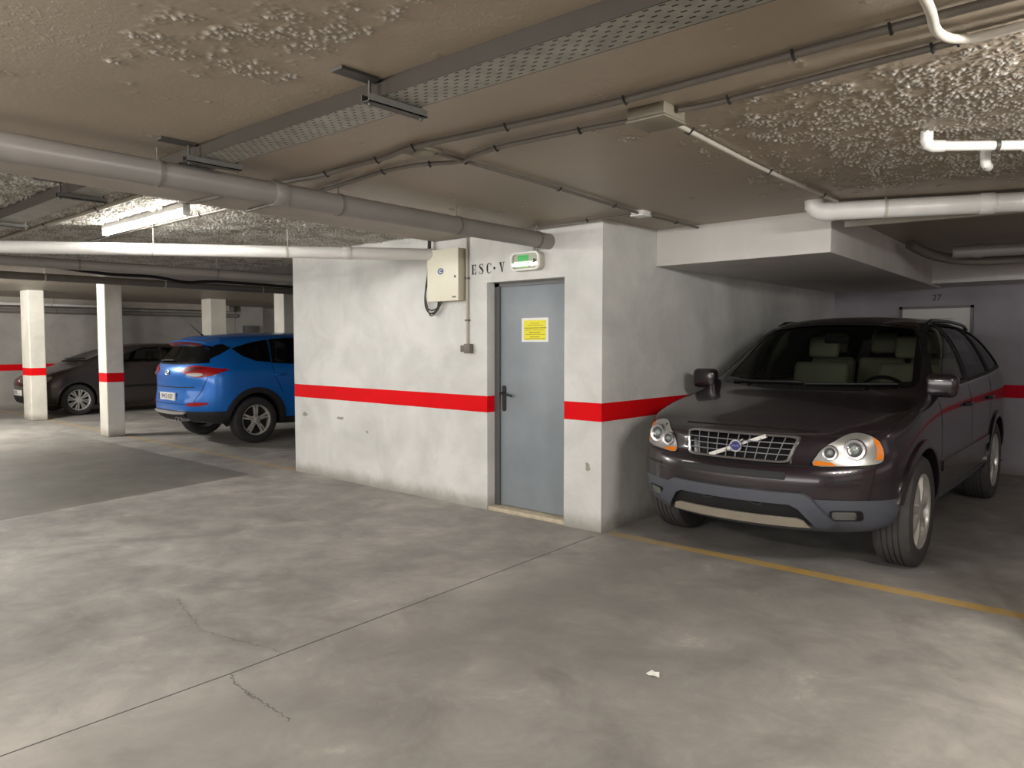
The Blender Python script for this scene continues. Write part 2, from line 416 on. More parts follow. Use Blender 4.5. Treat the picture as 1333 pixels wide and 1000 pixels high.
# columns
def column(x0, x1, y0, y1, n):
    mb = MB(); mb.box(x0, x1, y0, y1, 0, 2.475)
    o = struct('column_%d' % n, mb, M_col, bevel=.015)
column(-9.50, -9.17, -.215, .045, 1)
column(-13.33, -12.86, -.225, .045, 2)
column(-13.35, -12.92, 3.35, 3.72, 3)
column(-9.45, -9.11, 2.86, 3.16, 4)
mb = MB(); mb.box(2.86, 3.10, -.46, -.20, 0, 2.42); struct('column_5', mb, M_col, bevel=.015)
# boxed-in soffit over the parking bay
mb = MB()
mb.prism([(0, .775, 2.10), (1.428, .73, 2.10), (1.20, 5.15, 2.10), (0, 5.15, 2.10)], (0, 0, .31))
struct('ceiling_soffit', mb, M_soff, bevel=.006)
# dark downstand beams far left
mb = MB(); mb.box(-16.2, -15.6, -9, 5.2, 2.33, 2.48); struct('trim_2', mb, M_beam)
mb = MB(); mb.box(1.16, 8.8, 4.55, 5.15, 2.12, 2.41); struct('trim_3', mb, M_soff)

# ---------------------------------------------------------------- door
d = empty('door_1'); d['kind'] = 'structure'
yl = .115
mb = MB(); mb.box(DL+.055, DR, yl, yl+.045, .04, DT-.035); child(d, 'door_leaf', mb, M_door, bevel=.003)
mb = MB(); mb.box(DL, DL+.055, yl-.02, .2, .02, DT); mb.box(DL, DR, yl-.02, .2, DT-.035, DT)
child(d, 'door_frame', mb, M_doorf, smooth=False)
mb = MB(); mb.box(DL, DR, .005, .2, 0, .035); child(d, 'threshold', mb, M_chip, bevel=.006)
h = empty('door_handle'); h.parent = d
hx, hz = DL+.10, 1.02
mb = MB(); mb.prism([(p[0], yl-.001, p[1]) for p in rrect(hx-.02, hx+.02, hz-.15, hz+.075, .018)], (0, -.009, 0)); child(h, 'backplate', mb, M_black)
mb = MB(); mb.tube([(hx, yl, hz+.01), (hx, yl-.05, hz+.01), (hx+.012, yl-.058, hz+.01), (hx+.06, yl-.058, hz+.005), (hx+.13, yl-.055, hz-.012)], [.010, .010, .011, .010, .009]); child(h, 'lever', mb, M_black)
for s in (.35, 1.6):
    mb = MB(); mb.tube([(DR-.004, yl-.008, s), (DR-.004, yl-.008, s+.11)], .009); child(d, 'hinge', mb, M_doorf)
# yellow notice on the door
mb = MB(); mb.box(-.905, -.612, yl-.004, yl-.001, 1.473, 1.675)
t = mb.build('notice', M_white, None, smooth=False); tag(t, 'white sheet with yellow printed panel taped to the grey door', 'notice')
mb = MB(); mb.box(-.880, -.640, yl-.0055, yl-.004, 1.490, 1.655); mb2 = mb.build('yellow_panel', M_yellow, t, smooth=False)
M_lead = mat('grey_print', s8(120, 112, 40)[:3], .8)
mb = MB()
for k, (zz, w_, hh) in enumerate(((1.628, .09, .004), (1.612, .16, .004), (1.590, .225, .006), (1.572, .20, .004), (1.553, .12, .007), (1.536, .19, .004), (1.515, .10, .006), (1.500, .20, .005))):
    x = -.76 - w_/2
    while x < -.76 + w_/2:
        l = random.uniform(.006, .022); mb.box(x, x+l, yl-.0062, yl-.0055, zz-hh/2, zz+hh/2); x += l + .005
mb.build('print_lines', M_lead, t, smooth=False)

# ---------------------------------------------------------------- ESC . V stencil lettering
def ribbon(mb, pts, ws, y=-.0015):
    pts = [V(p) for p in pts]; L = []; Rr = []
    for i, p in enumerate(pts):
        tg = (pts[min(i+1, len(pts)-1)] - pts[max(i-1, 0)]).normalized(); n = V((-tg.y, tg.x))
        L.append(p + n*ws[i]/2); Rr.append(p - n*ws[i]/2)
    v = [(a.x, y, a.y) for a in L] + [(a.x, y, a.y) for a in Rr]; m = len(pts)
    mb.add(v, [(i, i+1, m+i+1, m+i) for i in range(m-1)])
lw = .058; mbt = MB(); z0, z1 = 2.064, 2.150
def rect(mb, x0, x1, a, b): mb.add([(x0, -.0015, a), (x1, -.0015, a), (x1, -.0015, b), (x0, -.0015, b)], [(0, 1, 2, 3)])
X = -1.392
rect(mbt, X+.008, X+.026, z0, z1); rect(mbt, X, X+.058, z0, z0+.006); rect(mbt, X, X+.056, z1-.006, z1)
rect(mbt, X+.03, X+.046, (z0+z1)/2-.003, (z0+z1)/2+.003); rect(mbt, X+.044, X+.048, (z0+z1)/2-.014, (z0+z1)/2+.014)
mbt.add([(X+.058, -.0015, z0), (X+.058, -.0015, z0+.028), (X+.054, -.0015, z0+.028), (X+.044, -.0015, z0+.004)], [(0, 1, 2, 3)])
mbt.add([(X+.056, -.0015, z1), (X+.056, -.0015, z1-.026), (X+.052, -.0015, z1-.026), (X+.042, -.0015, z1-.004)], [(0, 1, 2, 3)])
X = -1.300; H_ = z1 - z0
sp = [(.050, .80), (.042, .95), (.026, .99), (.010, .90), (.008, .74), (.022, .60), (.038, .44), (.048, .26), (.040, .07), (.024, .01), (.008, .06), (.002, .22)]
ribbon(mbt, [(X+a, z0+b*H_) for a, b in sp], [.004, .005, .005, .010, .017, .020, .020, .017, .010, .005, .005, .004])
rect(mbt, X+.047, X+.051, z0+.70*H_, z1); rect(mbt, X-.001, X+.003, z0, z0+.30*H_)
X = -1.208
cp = [(.052, .74), (.046, .92), (.030, .99), (.014, .90), (.008, .70), (.008, .30), (.014, .10), (.030, .01), (.046, .08), (.053, .24)]
ribbon(mbt, [(X+a, z0+b*H_) for a, b in cp], [.004, .005, .006, .013, .019, .019, .013, .006, .005, .004])
rect(mbt, X+.050, X+.054, z0+.68*H_, z1)
q = [( -1.117 + .012*math.cos(2*PI*k/14), -.0015, 2.104 + .012*math.sin(2*PI*k/14)) for k in range(14)]; mbt.add(q, [tuple(range(14))])
X = -1.062
mbt.add([(X+.004, -.0015, z1), (X+.024, -.0015, z1), (X+.040, -.0015, z0), (X+.030, -.0015, z0)], [(0, 1, 2, 3)])
mbt.add([(X+.050, -.0015, z1), (X+.056, -.0015, z1), (X+.040, -.0015, z0), (X+.036, -.0015, z0+.01)], [(0, 1, 2, 3)])
rect(mbt, X-.002, X+.030, z1-.005, z1); rect(mbt, X+.042, X+.064, z1-.005, z1)
o = mbt.build('painted_lettering', M_ink, wf, smooth=False); o['label'] = 'black stencilled letters ESC V'

# ---------------------------------------------------------------- emergency exit light
el = empty('emergency_light', (-.715, 0, 2.128)); tag(el, 'emergency exit light with green panel mounted above the grey door', 'emergency light')
Wd, Hd = .152, .074
mb = MB(); mb.prism([(p[0], -.002, p[1]) for p in rrect(-Wd, Wd, -Hd, Hd, .045, 8)], (0, -.055, 0)); child(el, 'housing', mb, M_conduitl, bevel=.004)
mb = MB()
o_ = rrect(-Wd, Wd, -Hd, Hd, .045, 8); i_ = rrect(-Wd+.016, Wd-.016, -Hd+.014, Hd-.014, .036, 8); n = len(o_)
mb.add([(p[0], -.057, p[1]) for p in o_] + [(p[0], -.078, p[1]) for p in o_] + [(p[0], -.078, p[1]) for p in i_] + [(p[0], -.057, p[1]) for p in i_],
       [(a*n+i, a*n+(i+1) % n, ((a+1) % 4)*n+(i+1) % n, ((a+1) % 4)*n+i) for a in range(4) for i in range(n)])
child(el, 'bezel', mb, M_white)
M_refl = mat('lamp_reflector', s8(176, 174, 160)[:3], .4, .1, emit=(.85, .9, .7, 1), es=.03)
mb = MB(); mb.prism([(p[0], -.058, p[1]) for p in i_], (0, -.003, 0)); child(el, 'reflector', mb, M_refl)
M_green = mat('green_sign_film', s8(20, 150, 62)[:3], .4, emit=(.02, .55, .12, 1), es=.4)
M_lime = mat('lit_green_film', s8(150, 240, 120)[:3], .4, emit=(.45, 1, .3, 1), es=.15)
mb = MB(); mb.box(-.082, .028, -.066, -.062, .004, .05); mb.box(-.082, .028, -.066, -.062, -.022, -.002); child(el, 'sign_film', mb, M_green, smooth=False)
mb = MB(); mb.box(-.082, .028, -.066, -.062, -.048, -.026); child(el, 'lit_film', mb, M_lime, smooth=False)
M_tube_s = mat('small_tube', (1, 1, 1), .3, emit=(.95, 1, .9, 1), es=.3)
mb = MB(); mb.tube([(-.115, -.068, -.004), (.085, -.068, -.004)], .006); child(el, 'tube', mb, M_tube_s)
mb = MB(); mb.lathe([(.0, -.066), (.016, -.066), (.016, -.062)], 16, 'y', Matrix.Translation((.095, 0, .0))); child(el, 'socket', mb, M_black)
M_clear = glassmat('clear_cover', (.96, .97, .95, 1), .12)
mb = MB(); mb.prism([(p[0], -.076, p[1]) for p in i_], (0, -.002, 0)); child(el, 'cover', mb, M_clear)
mb = MB(); mb.tube([(.06, -.03, Hd), (.06, -.03, .25)], .008); mb.tube([(.075, -.03, Hd), (.075, -.03, .25)], .006); child(el, 'conduit', mb, M_conduitl)

# ---------------------------------------------------------------- wall cabinet with looping cables
cb = empty('electrical_cabinet', (-1.66, 0, 2.07)); tag(cb, 'cream metal electrical cabinet with lock fixed high on the white wall', 'cabinet')
mb = MB(); mb.box(-.195, .203, -.088, -.001, -.228, .228); child(cb, 'cabinet_body', mb, M_creamd, bevel=.004)
mb = MB(); mb.box(-.200, .203, -.102, -.089, -.232, .232); cdoor = child(cb, 'cabinet_door', mb, M_cream, bevel=.005)
mb = MB(); mb.lathe([(0, -.107), (.010, -.107), (.012, -.102)], 16, 'y', Matrix.Translation((.165, 0, -.02))); child(cdoor, 'lock', mb, M_dksteel)
M_blue = mat('blue_badge', s8(48, 96, 150)[:3], .4)
mb = MB(); mb.lathe([(.020, -.103), (.020, -.1045), (.033, -.1045), (.033, -.103)], 24, 'y', Matrix.Translation((-.02, 0, .035)) @ Matrix.Diagonal((1.15, 1, .85, 1)), close=True); child(cdoor, 'badge', mb, M_blue)
mb = MB(); mb.box(-.028, .012, -.1046, -.103, .03, .042); child(cdoor, 'badge_mark', mb, M_blue, smooth=False)
mb = MB(); mb.box(.125, .175, -.1035, -.102, -.205, -.192); child(cdoor, 'maker_plate', mb, M_doorf, smooth=False)
for k, (dx, r, lo) in enumerate(((0, .008, 0), (.022, .006, .03), (.04, .006, -.02))):
    pts = spl([(-1.885+dx*.3, -.03-dx, 2.475), (-1.89+dx*.4, -.035-dx, 2.35), (-1.90+dx*.6, -.04-dx, 2.12), (-1.955+dx*1.1, -.04-dx, 1.93), (-1.945+dx*1.2, -.045-dx*.5, 1.80+lo*.4), (-1.875+dx*.5, -.05-dx*.4, 1.735+lo), (-1.79+dx*.4, -.05-dx*.3, 1.765+lo*.5), (-1.765+dx*1.3, -.05, 1.842)], 6, False)
    mb = MB(); mb.tube(pts, r, 8)
    t = mb.build('power_cable', M_cable if k < 2 else M_dksteel)
    tag(t, ['thick black cable looping down beside and into the cream cabinet, outermost', 'thin black cable in the middle of the loop under the cream cabinet', 'dull grey cable on the inside of the loop under the cream cabinet'][k], 'cable', 'cables looping under the cream cabinet')
# switch box with conduit down the wall
sb = empty('wall_switch', (-1.43, 0, 1.415)); tag(sb, 'small grey switch box on conduit running down the white wall', 'switch')
mb = MB(); mb.box(-.012, .062, -.052, -.001, -.042, .042); bx = child(sb, 'switch_box', mb, M_conduit, bevel=.006)
mb = MB(); mb.box(-.075, -.014, -.034, -.001, -.03, .03); child(sb, 'side_box', mb, M_conduit, bevel=.005)
mb = MB(); mb.tube([(0.0, -.018, .04), (0.0, -.018, .90), (.0, -.018, .975)], .0115, 12); child(sb, 'conduit', mb, M_conduitl)
for zz in (.25, .62):
    mb = MB(); mb.box(-.02, .02, -.032, -.001, zz-.008, zz+.008); child(sb, 'clip', mb, M_conduit, bevel=.002)

# framed board and bay number on the back wall
fb = empty('wall_board', (1.15, 5.15, 1.62)); tag(fb, 'dark framed board on the back wall behind the dark SUV', 'board')
mb = MB(); w_, h_ = .385, .28
for a in ((-w_, w_, h_-.03, h_), (-w_, w_, -h_, -h_+.03), (-w_, -w_+.03, -h_, h_), (w_-.03, w_, -h_, h_)): mb.box(a[0], a[1], -.03, -.001, a[2], a[3])
child(fb, 'frame', mb, M_doorf, smooth=False)
mb = MB(); mb.box(-w_+.03, w_-.03, -.015, -.001, -h_+.03, h_-.03); child(fb, 'panel', mb, mat('board_grey', s8(205, 203, 200)[:3], .6), smooth=False)
mb = MB()
for k in range(7): mb.box(-.12+.0*k, .18, -.018, -.015, .02+.018*k, .024+.018*k)
child(fb, 'louvre_lines', mb, M_doorf, smooth=False)
o = text('painted_number', '27', .10, facing((1.155, 5.148, 1.995)), M_ink, wb, .001); o['label'] = 'black stencilled bay number'

# ================================================================ SERVICES ON THE CEILING
def pipe_clamp(par, p, r, top, dirv, m=M_dksteel, rod=True):
    mb = MB(); dirv = V(dirv).normalized()
    rot = dirv.to_track_quat('X', 'Z').to_matrix().to_4x4()
    mb.lathe([(r+.001, -.009), (r+.004, -.009), (r+.004, .009), (r+.001, .009)], 24, 'x', Matrix.Translation(p) @ rot, close=True)
    if rod: mb.tube([(p[0], p[1], p[2]+r), (p[0], p[1], top)], .004, 6)
    par_o = mb.build('hanger', m, par)
    return par_o
def sleeve(par, p, r, dirv, l=.045, m=M_pvc):
    rot = V(dirv).normalized().to_track_quat('X', 'Z').to_matrix().to_4x4()
    mb = MB(); mb.lathe([(r, -l), (r+.004, -l), (r+.006, -l+.006), (r+.006, l-.006), (r+.004, l), (r, l)], 32, 'x', Matrix.Translation(p) @ rot)
    return mb.build('coupling', m, par)
def drain(name, a, b, r, label, m=M_pvc, hang=(), coup=(), top=2.40, extra=None, group='drain pipes under the ceiling'):
    a, b = V(a), V(b); dv = (b-a).normalized()
    t = empty(name, tuple(a)); tag(t, label, 'pipe', group)
    mb = MB(); pts = [(0, 0, 0), tuple(b-a)] if extra is None else [tuple(V(p)-a) for p in extra]
    mb.tube(pts, r, 32); mb.build('pipe_run', m, t)
    for f in hang: pipe_clamp(t, (b-a)*f, r, top-a.z, dv, M_conduit if m is M_pvc else M_conduitl)
    for f in coup: sleeve(t, (b-a)*f, r, dv, .04, m)
    return t
drain('drain_pipe', (-.335, -6.2, 2.275), (-.522, .03, 2.275), .062, 'thick grey drain pipe crossing the ceiling and entering the wall above the door', M_pvc,
      (.30, .495, .665, .825, .97), (.60, .20))
drain('drain_pipe', (-4.75, -3.55, 2.272), (-1.74, .03, 2.268), .053, 'white drain pipe nearest the fluorescent lamp, ending in the wall left of the cream cabinet', M_pvcw,
      (.13, .46, .70), (.81,), 2.475)
drain('drain_pipe', (-6.25, -4.2, 2.345), (-5.02, .95, 2.275), .055, 'grey drain pipe behind the white one, ending past the left corner of the white wall', M_pvc,
      (.2, .48, .75), (), 2.475)
drain('drain_pipe', (-7.9, -4.5, 2.33), (-7.75, 3.2, 2.33), .05, 'dull grey drain pipe farthest from the lamp, above the blue car', M_conduit,
      (.4, .6, .8), (), 2.475)
drain('wall_pipe', (-15.95, -6, 2.17), (-15.95, 5.6, 2.23), .045, 'horizontal pale pipe along the far wall above the dark hatchback', M_pvc, (.45, .62, .8), (), 2.33, group='pipes on the far wall')
drain('wall_pipe', (-15.5, -6, 2.30), (-15.5, 2.2, 2.33), .03, 'thin white pipe along the foot of the far beam behind the columns', M_pvcw, (.5, .7, .85), (), 2.475, group='pipes on the far wall')
# loose black hose sagging near pipe four
mb = MB(); mb.tube(spl([(-6.9, -1.7, 2.40), (-7.2, -.9, 2.37), (-7.4, -.2, 2.39), (-7.5, .3, 2.35), (-7.52, .8, 2.39), (-7.5, 2.3, 2.38), (-7.45, 3.4, 2.40)], 8, False), .022, 10)
t = mb.build('hose', M_cable); tag(t, 'dark hose sagging beneath the ceiling behind the white drain pipes', 'hose')

# cable trays
def slot_mat():
    m, nt, b = newmat('perforated_steel')
    P, x, y, z = pos(nt)
    col = ramp(nt, noise(nt, P, 12, 4), [(.3, s8(140, 140, 130)), (.7, s8(170, 168, 156))])
    u = mth(nt, 'MULTIPLY', x, 1/.05)
    v = mth(nt, 'MULTIPLY', mth(nt, 'SUBTRACT', y, mth(nt, 'MULTIPLY', x, .022)), 1/.0235)
    row = mth(nt, 'FLOOR', v)
    odd = mth(nt, 'MULTIPLY', mth(nt, 'MODULO', mth(nt, 'ABSOLUTE', row), 2.0), .5)
    fu = mth(nt, 'ABSOLUTE', mth(nt, 'SUBTRACT', mth(nt, 'FRACT', mth(nt, 'ADD', mth(nt, 'ADD', u, odd), 100.0)), .5))
    fv = mth(nt, 'ABSOLUTE', mth(nt, 'SUBTRACT', mth(nt, 'FRACT', mth(nt, 'ADD', v, 200.0)), .5))
    s = mth(nt, 'MULTIPLY', mth(nt, 'LESS_THAN', fu, .19), mth(nt, 'LESS_THAN', fv, .15))
    col = mixc(nt, s, col, s8(26, 24, 22)); nt.links.new(col, b.inputs['Base Color'])
    b.inputs['Roughness'].default_value = .45; b.inputs['Metallic'].default_value = .35
    return m
M_slot = slot_mat()
M_trayshade = mat('shaded_tray_steel', s8(54, 47, 39)[:3], .5, .3, vary=.1, vs=6)  # rail colour darkened to hold the shade on the tray sides
def tray(x0, x1, y0, y1, z0, z1, slope, label, brackets):
    t = empty('cable_tray', (x0, y0 + slope*x0, z0)); tag(t, label, 'cable tray', 'cable trays hung under the ceiling')
    S = Matrix.Identity(4); S[1][0] = slope
    S = Matrix.Translation((-x0, -(y0 + slope*x0), -z0)) @ S
    mb = MB(); mb.box(x0, x1, y0, y1, z0, z0+.004, S); child(t, 'perforated_base', mb, M_slot, smooth=False)
    for y, e in ((y0, -.004), (y1, .004)):
        mb = MB(); mb.box(x0, x1, min(y, y+e), max(y, y+e), z0, z1, S); child(t, 'side_rail', mb, M_trayshade, smooth=False)
    for k in range(4):
        mb = MB(); yy = y0 + .03 + k*(y1-y0-.06)/3
        pts = [S @ V((x0 + (x1-x0)*i/20, yy + random.uniform(-.008, .008), z0+.018 + random.uniform(0, .006))) for i in range(21)]
        mb.tube(pts, .011, 8); child(t, 'cable', mb, M_cable)
    for bx in brackets:
        mb = MB()
        mb.box(bx-.022, bx+.022, y0-.06, y1+.045, z0-.030, z0-.026, S)
        mb.box(bx-.022, bx-.018, y0-.06, y1+.045, z0-.030, z0-.002, S); mb.box(bx+.018, bx+.022, y0-.06, y1+.045, z0-.030, z0-.002, S)
        mb.box(bx-.03, bx+.03, y0-.18, y0-.02, z1-.012, z1+.0, S)
        mb.tube([S @ V((bx, y1+.03, z0-.04)), S @ V((bx, y1+.03, z1+.02))], .006, 8); mb.tube([S @ V((bx, y0-.04, z0-.04)), S @ V((bx, y0-.04, z1+.0))], .006, 8)
        child(t, 'bracket', mb, M_dksteel, smooth=False)
    return t
tray(-.62, 4.6, -3.005, -2.835, 2.340, 2.399, .022, 'long perforated cable tray across the near ceiling in front of the grey drain pipe', (-.24, 1.09, 3.1))
tray(-6.6, -1.35, -3.02, -2.84, 2.395, 2.47, .0, 'cable tray beyond the grey drain pipe, left of the fluorescent lamp', (-1.95, -3.55, -5.2))

# conduits
def conduit(pts, r, label, clips, group='electrical conduits on the ceiling', m=M_conduit, nm='conduit', sm=4):
    P = [V(p) for p in pts]; a = P[0].copy()
    t = empty(nm, tuple(a)); tag(t, label, 'conduit', group)
    S = spl(pts, sm, False) if sm else P
    mb = MB(); mb.tube([p - a for p in S], r, 10); mb.build('conduit_run', m, t)
    for f in clips:
        i = min(int(f*(len(S)-1)), len(S)-2); p = S[i] - a; dv = (S[i+1]-S[i]).normalized()
        w_ = dv.cross(V((0, 0, 1))).normalized()
        mb = MB(); mb.tube([p + w_*(r+.012) + V((0, 0, .009)), p + w_*(r+.004) + V((0, 0, -.004)), p - V((0, 0, r+.004)), p - w_*(r+.004) + V((0, 0, -.004)), p - w_*(r+.012) + V((0, 0, .009))], .0045, 6)
        mb.build('clip', M_black, t)
    return t
zc = 2.380
conduit([(-1.6, -2.40, zc), (-.653, -2.344, zc), (-.3, -2.30, zc), (.029, -2.308, zc), (.3, -2.31, zc), (.555, -2.345, zc), (1.1, -2.30, zc), (1.671, -2.263, zc), (2.496, -2.288, zc), (2.854, -2.294, zc), (4.8, -2.33, zc)], .014,
        'grey conduit running nearest the cable tray across the near ceiling', (.1, .24, .38, .52, .62, .70, .78, .86))
conduit([(-1.6, -2.0, zc), (-.655, -2.058, zc), (-.2, -2.10, zc), (.053, -2.125, zc), (.25, -2.11, zc), (.365, -2.076, zc), (.517, -2.005, zc), (.70, -2.055, zc), (.897, -2.077, zc), (1.3, -2.05, zc), (1.55, -2.02, zc)], .011,
        'wavy grey conduit from the square ceiling box towards the drain pipe', (.12, .3, .5, .78, .9))
conduit([(1.76, -2.02, zc), (1.965, -2.002, zc), (2.662, -2.047, zc), (2.899, -2.06, zc), (4.8, -2.09, zc)], .012,
        'grey conduit running right from the square ceiling box', (.3, .55, .72))
conduit([(.55, -2.20, zc), (.50, -1.4, zc), (.44, -.7, zc), (.393, -.141, zc)], .010, 'conduit from the round ceiling box to the small white box at the wall', (.2, .55, .85), sm=3)
conduit([(.39, -.02, zc), (.388, .4, zc), (.387, .765, zc)], .009, 'short conduit from the small white box back to the soffit', (.5,), sm=3)
conduit([(1.66, -1.93, zc), (1.615, -1.2, zc), (1.594, -.757, zc), (1.588, -.1, zc), (1.587, .36, zc)], .011, 'pale conduit from the square ceiling box to the thick white drain elbow', (.15, .5, .85), m=M_conduitl, sm=3)
conduit([(-.9, -.10, zc), (-.3, -.12, zc), (.36, -.085, zc)], .009, 'thin conduit along the top of the white wall to the small white box', (.3, .7), sm=3)
conduit([(2.745, -2.9, 2.37), (2.735, -2.45, 2.36), (2.715, -2.25, 2.355), (2.745, -2.13, 2.36), (2.85, -2.105, 2.36), (3.2, -2.11, 2.375), (4.0, -2.13, 2.385)], .014, 'pale flexible conduit bending across the top right of the ceiling', (), m=M_conduitl)
conduit([(-1.95, -2.58, 2.45), (-3.0, -2.575, 2.45), (-4.2, -2.59, 2.45), (-6.5, -2.58, 2.45)], .017, 'pale conduit between the left cable tray and the lit lamp', (.3, .6), m=M_conduitl)
conduit([(-1.95, -1.93, 2.455), (-3.2, -1.95, 2.455), (-5.8, -1.93, 2.455)], .009, 'thin conduit on the far side of the lit lamp', (.3, .6))
# ceiling boxes
def cbox(x0, x1, y0, y1, z0, label, m, rz=0, lid=True):
    t = empty('junction_box', ((x0+x1)/2, (y0+y1)/2, 2.4), rz); tag(t, label, 'junction box', 'junction boxes on the ceiling')
    a, b = (x1-x0)/2, (y1-y0)/2
    mb = MB(); mb.box(-a, a, -b, b, z0-2.4, 0); child(t, 'box_body', mb, m, bevel=.006)
    mb = MB(); mb.box(-a-.004, a+.004, -b-.004, b+.004, z0-2.4-.012, z0-2.4-.001); child(t, 'lid', mb, m, bevel=.004)
    return t
cbox(1.575, 1.745, -2.11, -1.94, 2.352, 'square grey ceiling junction box where three conduits meet', M_boxgrey)
cbox(.335, .435, -.14, -.03, 2.372, 'small white junction box on the ceiling near the wall corner', M_white)
t = empty('ceiling_box', (.49, -2.235, 2.4)); tag(t, 'low domed ceiling box between the two long conduits', 'junction box', 'junction boxes on the ceiling')
mb = MB(); mb.box(-.075, .075, -.065, .065, -.02, 0); child(t, 'box_body', mb, M_boxgrey, bevel=.005)
mb = MB(); mb.lathe([(.0, -.045), (.03, -.044), (.052, -.036), (.062, -.02)], 24, 'z'); child(t, 'dome', mb, M_boxgrey)

# white pipework at the upper right
t = empty('water_pipe', (2.405, -.975, 2.33)); tag(t, 'slim white elbow pipe hung from the ceiling above the dark SUV', 'pipe')
dv = V((.324, .262, 0)).normalized(); r = .021
mb = MB(); mb.tube([(0, 0, .07), (0, 0, .02), tuple(dv*.006 + V((0, 0, .006))), tuple(dv*.02), tuple(dv*1.6)], r, 20); child(t, 'pipe_run', mb, M_pvcw)
mb = MB(); mb.tube([(0, 0, .066), (0, 0, .025), tuple(dv*.008 + V((0, 0, .008))), tuple(dv*.025), tuple(dv*.075)], r+.005, 20); child(t, 'elbow', mb, M_pvcw)
mb = MB(); mb.tube([dv*.42, dv*.50], r+.006, 20); child(t, 'coupling', mb, M_pvcw)
mb = MB(); p = V((.155, .42, -.02)); mb.tube([p + V((0, 0, .09)), p + V((0, 0, .01)), p + V((0, .012, -.005)), p + V((0, .03, -.008)), p + V((0, .07, -.008))], .022, 16); 
tt = mb.build('pipe_stub', M_pvcw); tt.location = t.location; tag(tt, 'short white pipe stub under the ceiling at the right edge', 'pipe')
pipe_clamp(t, dv*.30, r, .075, dv)
# thick white drain over the SUV
t = drain('drain_pipe', (1.53, .38, 2.325), (4.6, 1.68, 2.315), .06, 'thick white drain pipe with rounded elbow in front of the soffit above the SUV', M_pvcw, (.10,), (.27,), 2.40)
mb = MB(); dv = V((3.07, 1.30, 0)).normalized(); mb.tube([dv*.03, dv*-.03, dv*-.068 + V((0, 0, .012)), dv*-.09 + V((0, 0, .04)), dv*-.09 + V((0, 0, .075))], [.063, .063, .064, .063, .062], 32); child(t, 'elbow', mb, M_pvcw)
mb = MB(); mb.prism([(1.475, .86, 2.285), (1.475, .90, 2.285), (4.6, 1.28, 2.285), (4.6, 1.24, 2.285)], (0, 0, .04)); t = mb.build('cable_trunking', M_conduitl, smooth=False); tag(t, 'flat pale cable trunking just behind the thick white drain over the bay', 'trunking')
drain('drain_pipe', (1.75, 2.9, 2.27), (5.5, 3.7, 2.27), .055, 'shadowed grey drain pipe deep in the bay above the SUV roof', M_pvc, (.15,), (.05,), 2.40)
mb = MB(); mb.tube(spl([(1.45, 2.7, 2.345), (1.6, 3.0, 2.26), (1.9, 3.3, 2.22), (2.6, 3.6, 2.24), (4, 4.0, 2.25)], 8, False), .045, 16); t = mb.build('drain_hose', M_conduit); tag(t, 'dark curved pipe below the shadowed drain deep in the bay', 'pipe')

# fluorescent lamp
def lamp(loc, rz, L, label, es, vis=True):
    t = empty('fluorescent_lamp', loc, rz); tag(t, label, 'lamp')
    h = L/2
    mb = MB(); mb.box(-h, h, -.03, .03, 0, .045); child(t, 'lamp_body', mb, M_white, bevel=.006)
    for s in (-1, 1):
        mb = MB(); mb.box(s*h-.010, s*h+.010, -.027, .027, -.050, .03); child(t, 'end_cap', mb, M_white, bevel=.005)
    mt = mat('lit_tube', (1, 1, 1), .3, emit=(1, .98, .93, 1), es=es)
    mb = MB(); mb.tube([(-h+.015, 0, -.028), (h-.015, 0, -.028)], .019, 16); child(t, 'tube', mb, mt)
    return t
lamp((-2.83, -2.21, 2.425), 0.0, 1.5, 'lit fluorescent tube lamp on the left ceiling between the pipes', 95)

# grey box on the far wall, paper scrap
t = empty('wall_vent', (-15.9, 5.97, 1.81)); tag(t, 'small dark grey vent box on the far wall above the blue car', 'vent')
mb = MB(); mb.box(0.002, .10, -.22, .22, -.15, .15); child(t, 'vent_box', mb, M_doorf, bevel=.006)
mb = MB()
for k in range(7): mb.box(.101, .108, -.17, .17, -.11+.032*k, -.10+.032*k)
child(t, 'louvres', mb, M_dksteel, smooth=False)
mb = MB(); pts = [(-.035, -.01, .001), (-.02, .018, .012), (.0, .02, .004), (.02, .012, .016), (.034, -.012, .002), (.012, -.022, .009), (-.012, -.02, .002)]
mb.add([(0, 0, .014)] + pts, [(0, i+1, (i+1) % 7 + 1) for i in range(7)])
t = mb.build('paper_scrap', M_paper, smooth=False); t.location = (1.596, -1.889, .0); tag(t, 'crumpled white paper scrap lying on the concrete floor', 'paper')

# ================================================================ LIGHT
def area(loc, sx, sy, energy, rz=0, col=(1, .96, .9), rot=(0, 0, 0)):  # added soft fill panel, not a lamp fitting of the garage
    ld = bpy.data.lights.new('unseen_light', 'AREA'); ld.shape = 'RECTANGLE'; ld.size = sx; ld.size_y = sy; ld.energy = energy; ld.color = col
    o = bpy.data.objects.new('unseen_light', ld); C.objects.link(o); o.location = loc; o.rotation_euler = (rot[0], rot[1], rz); return o
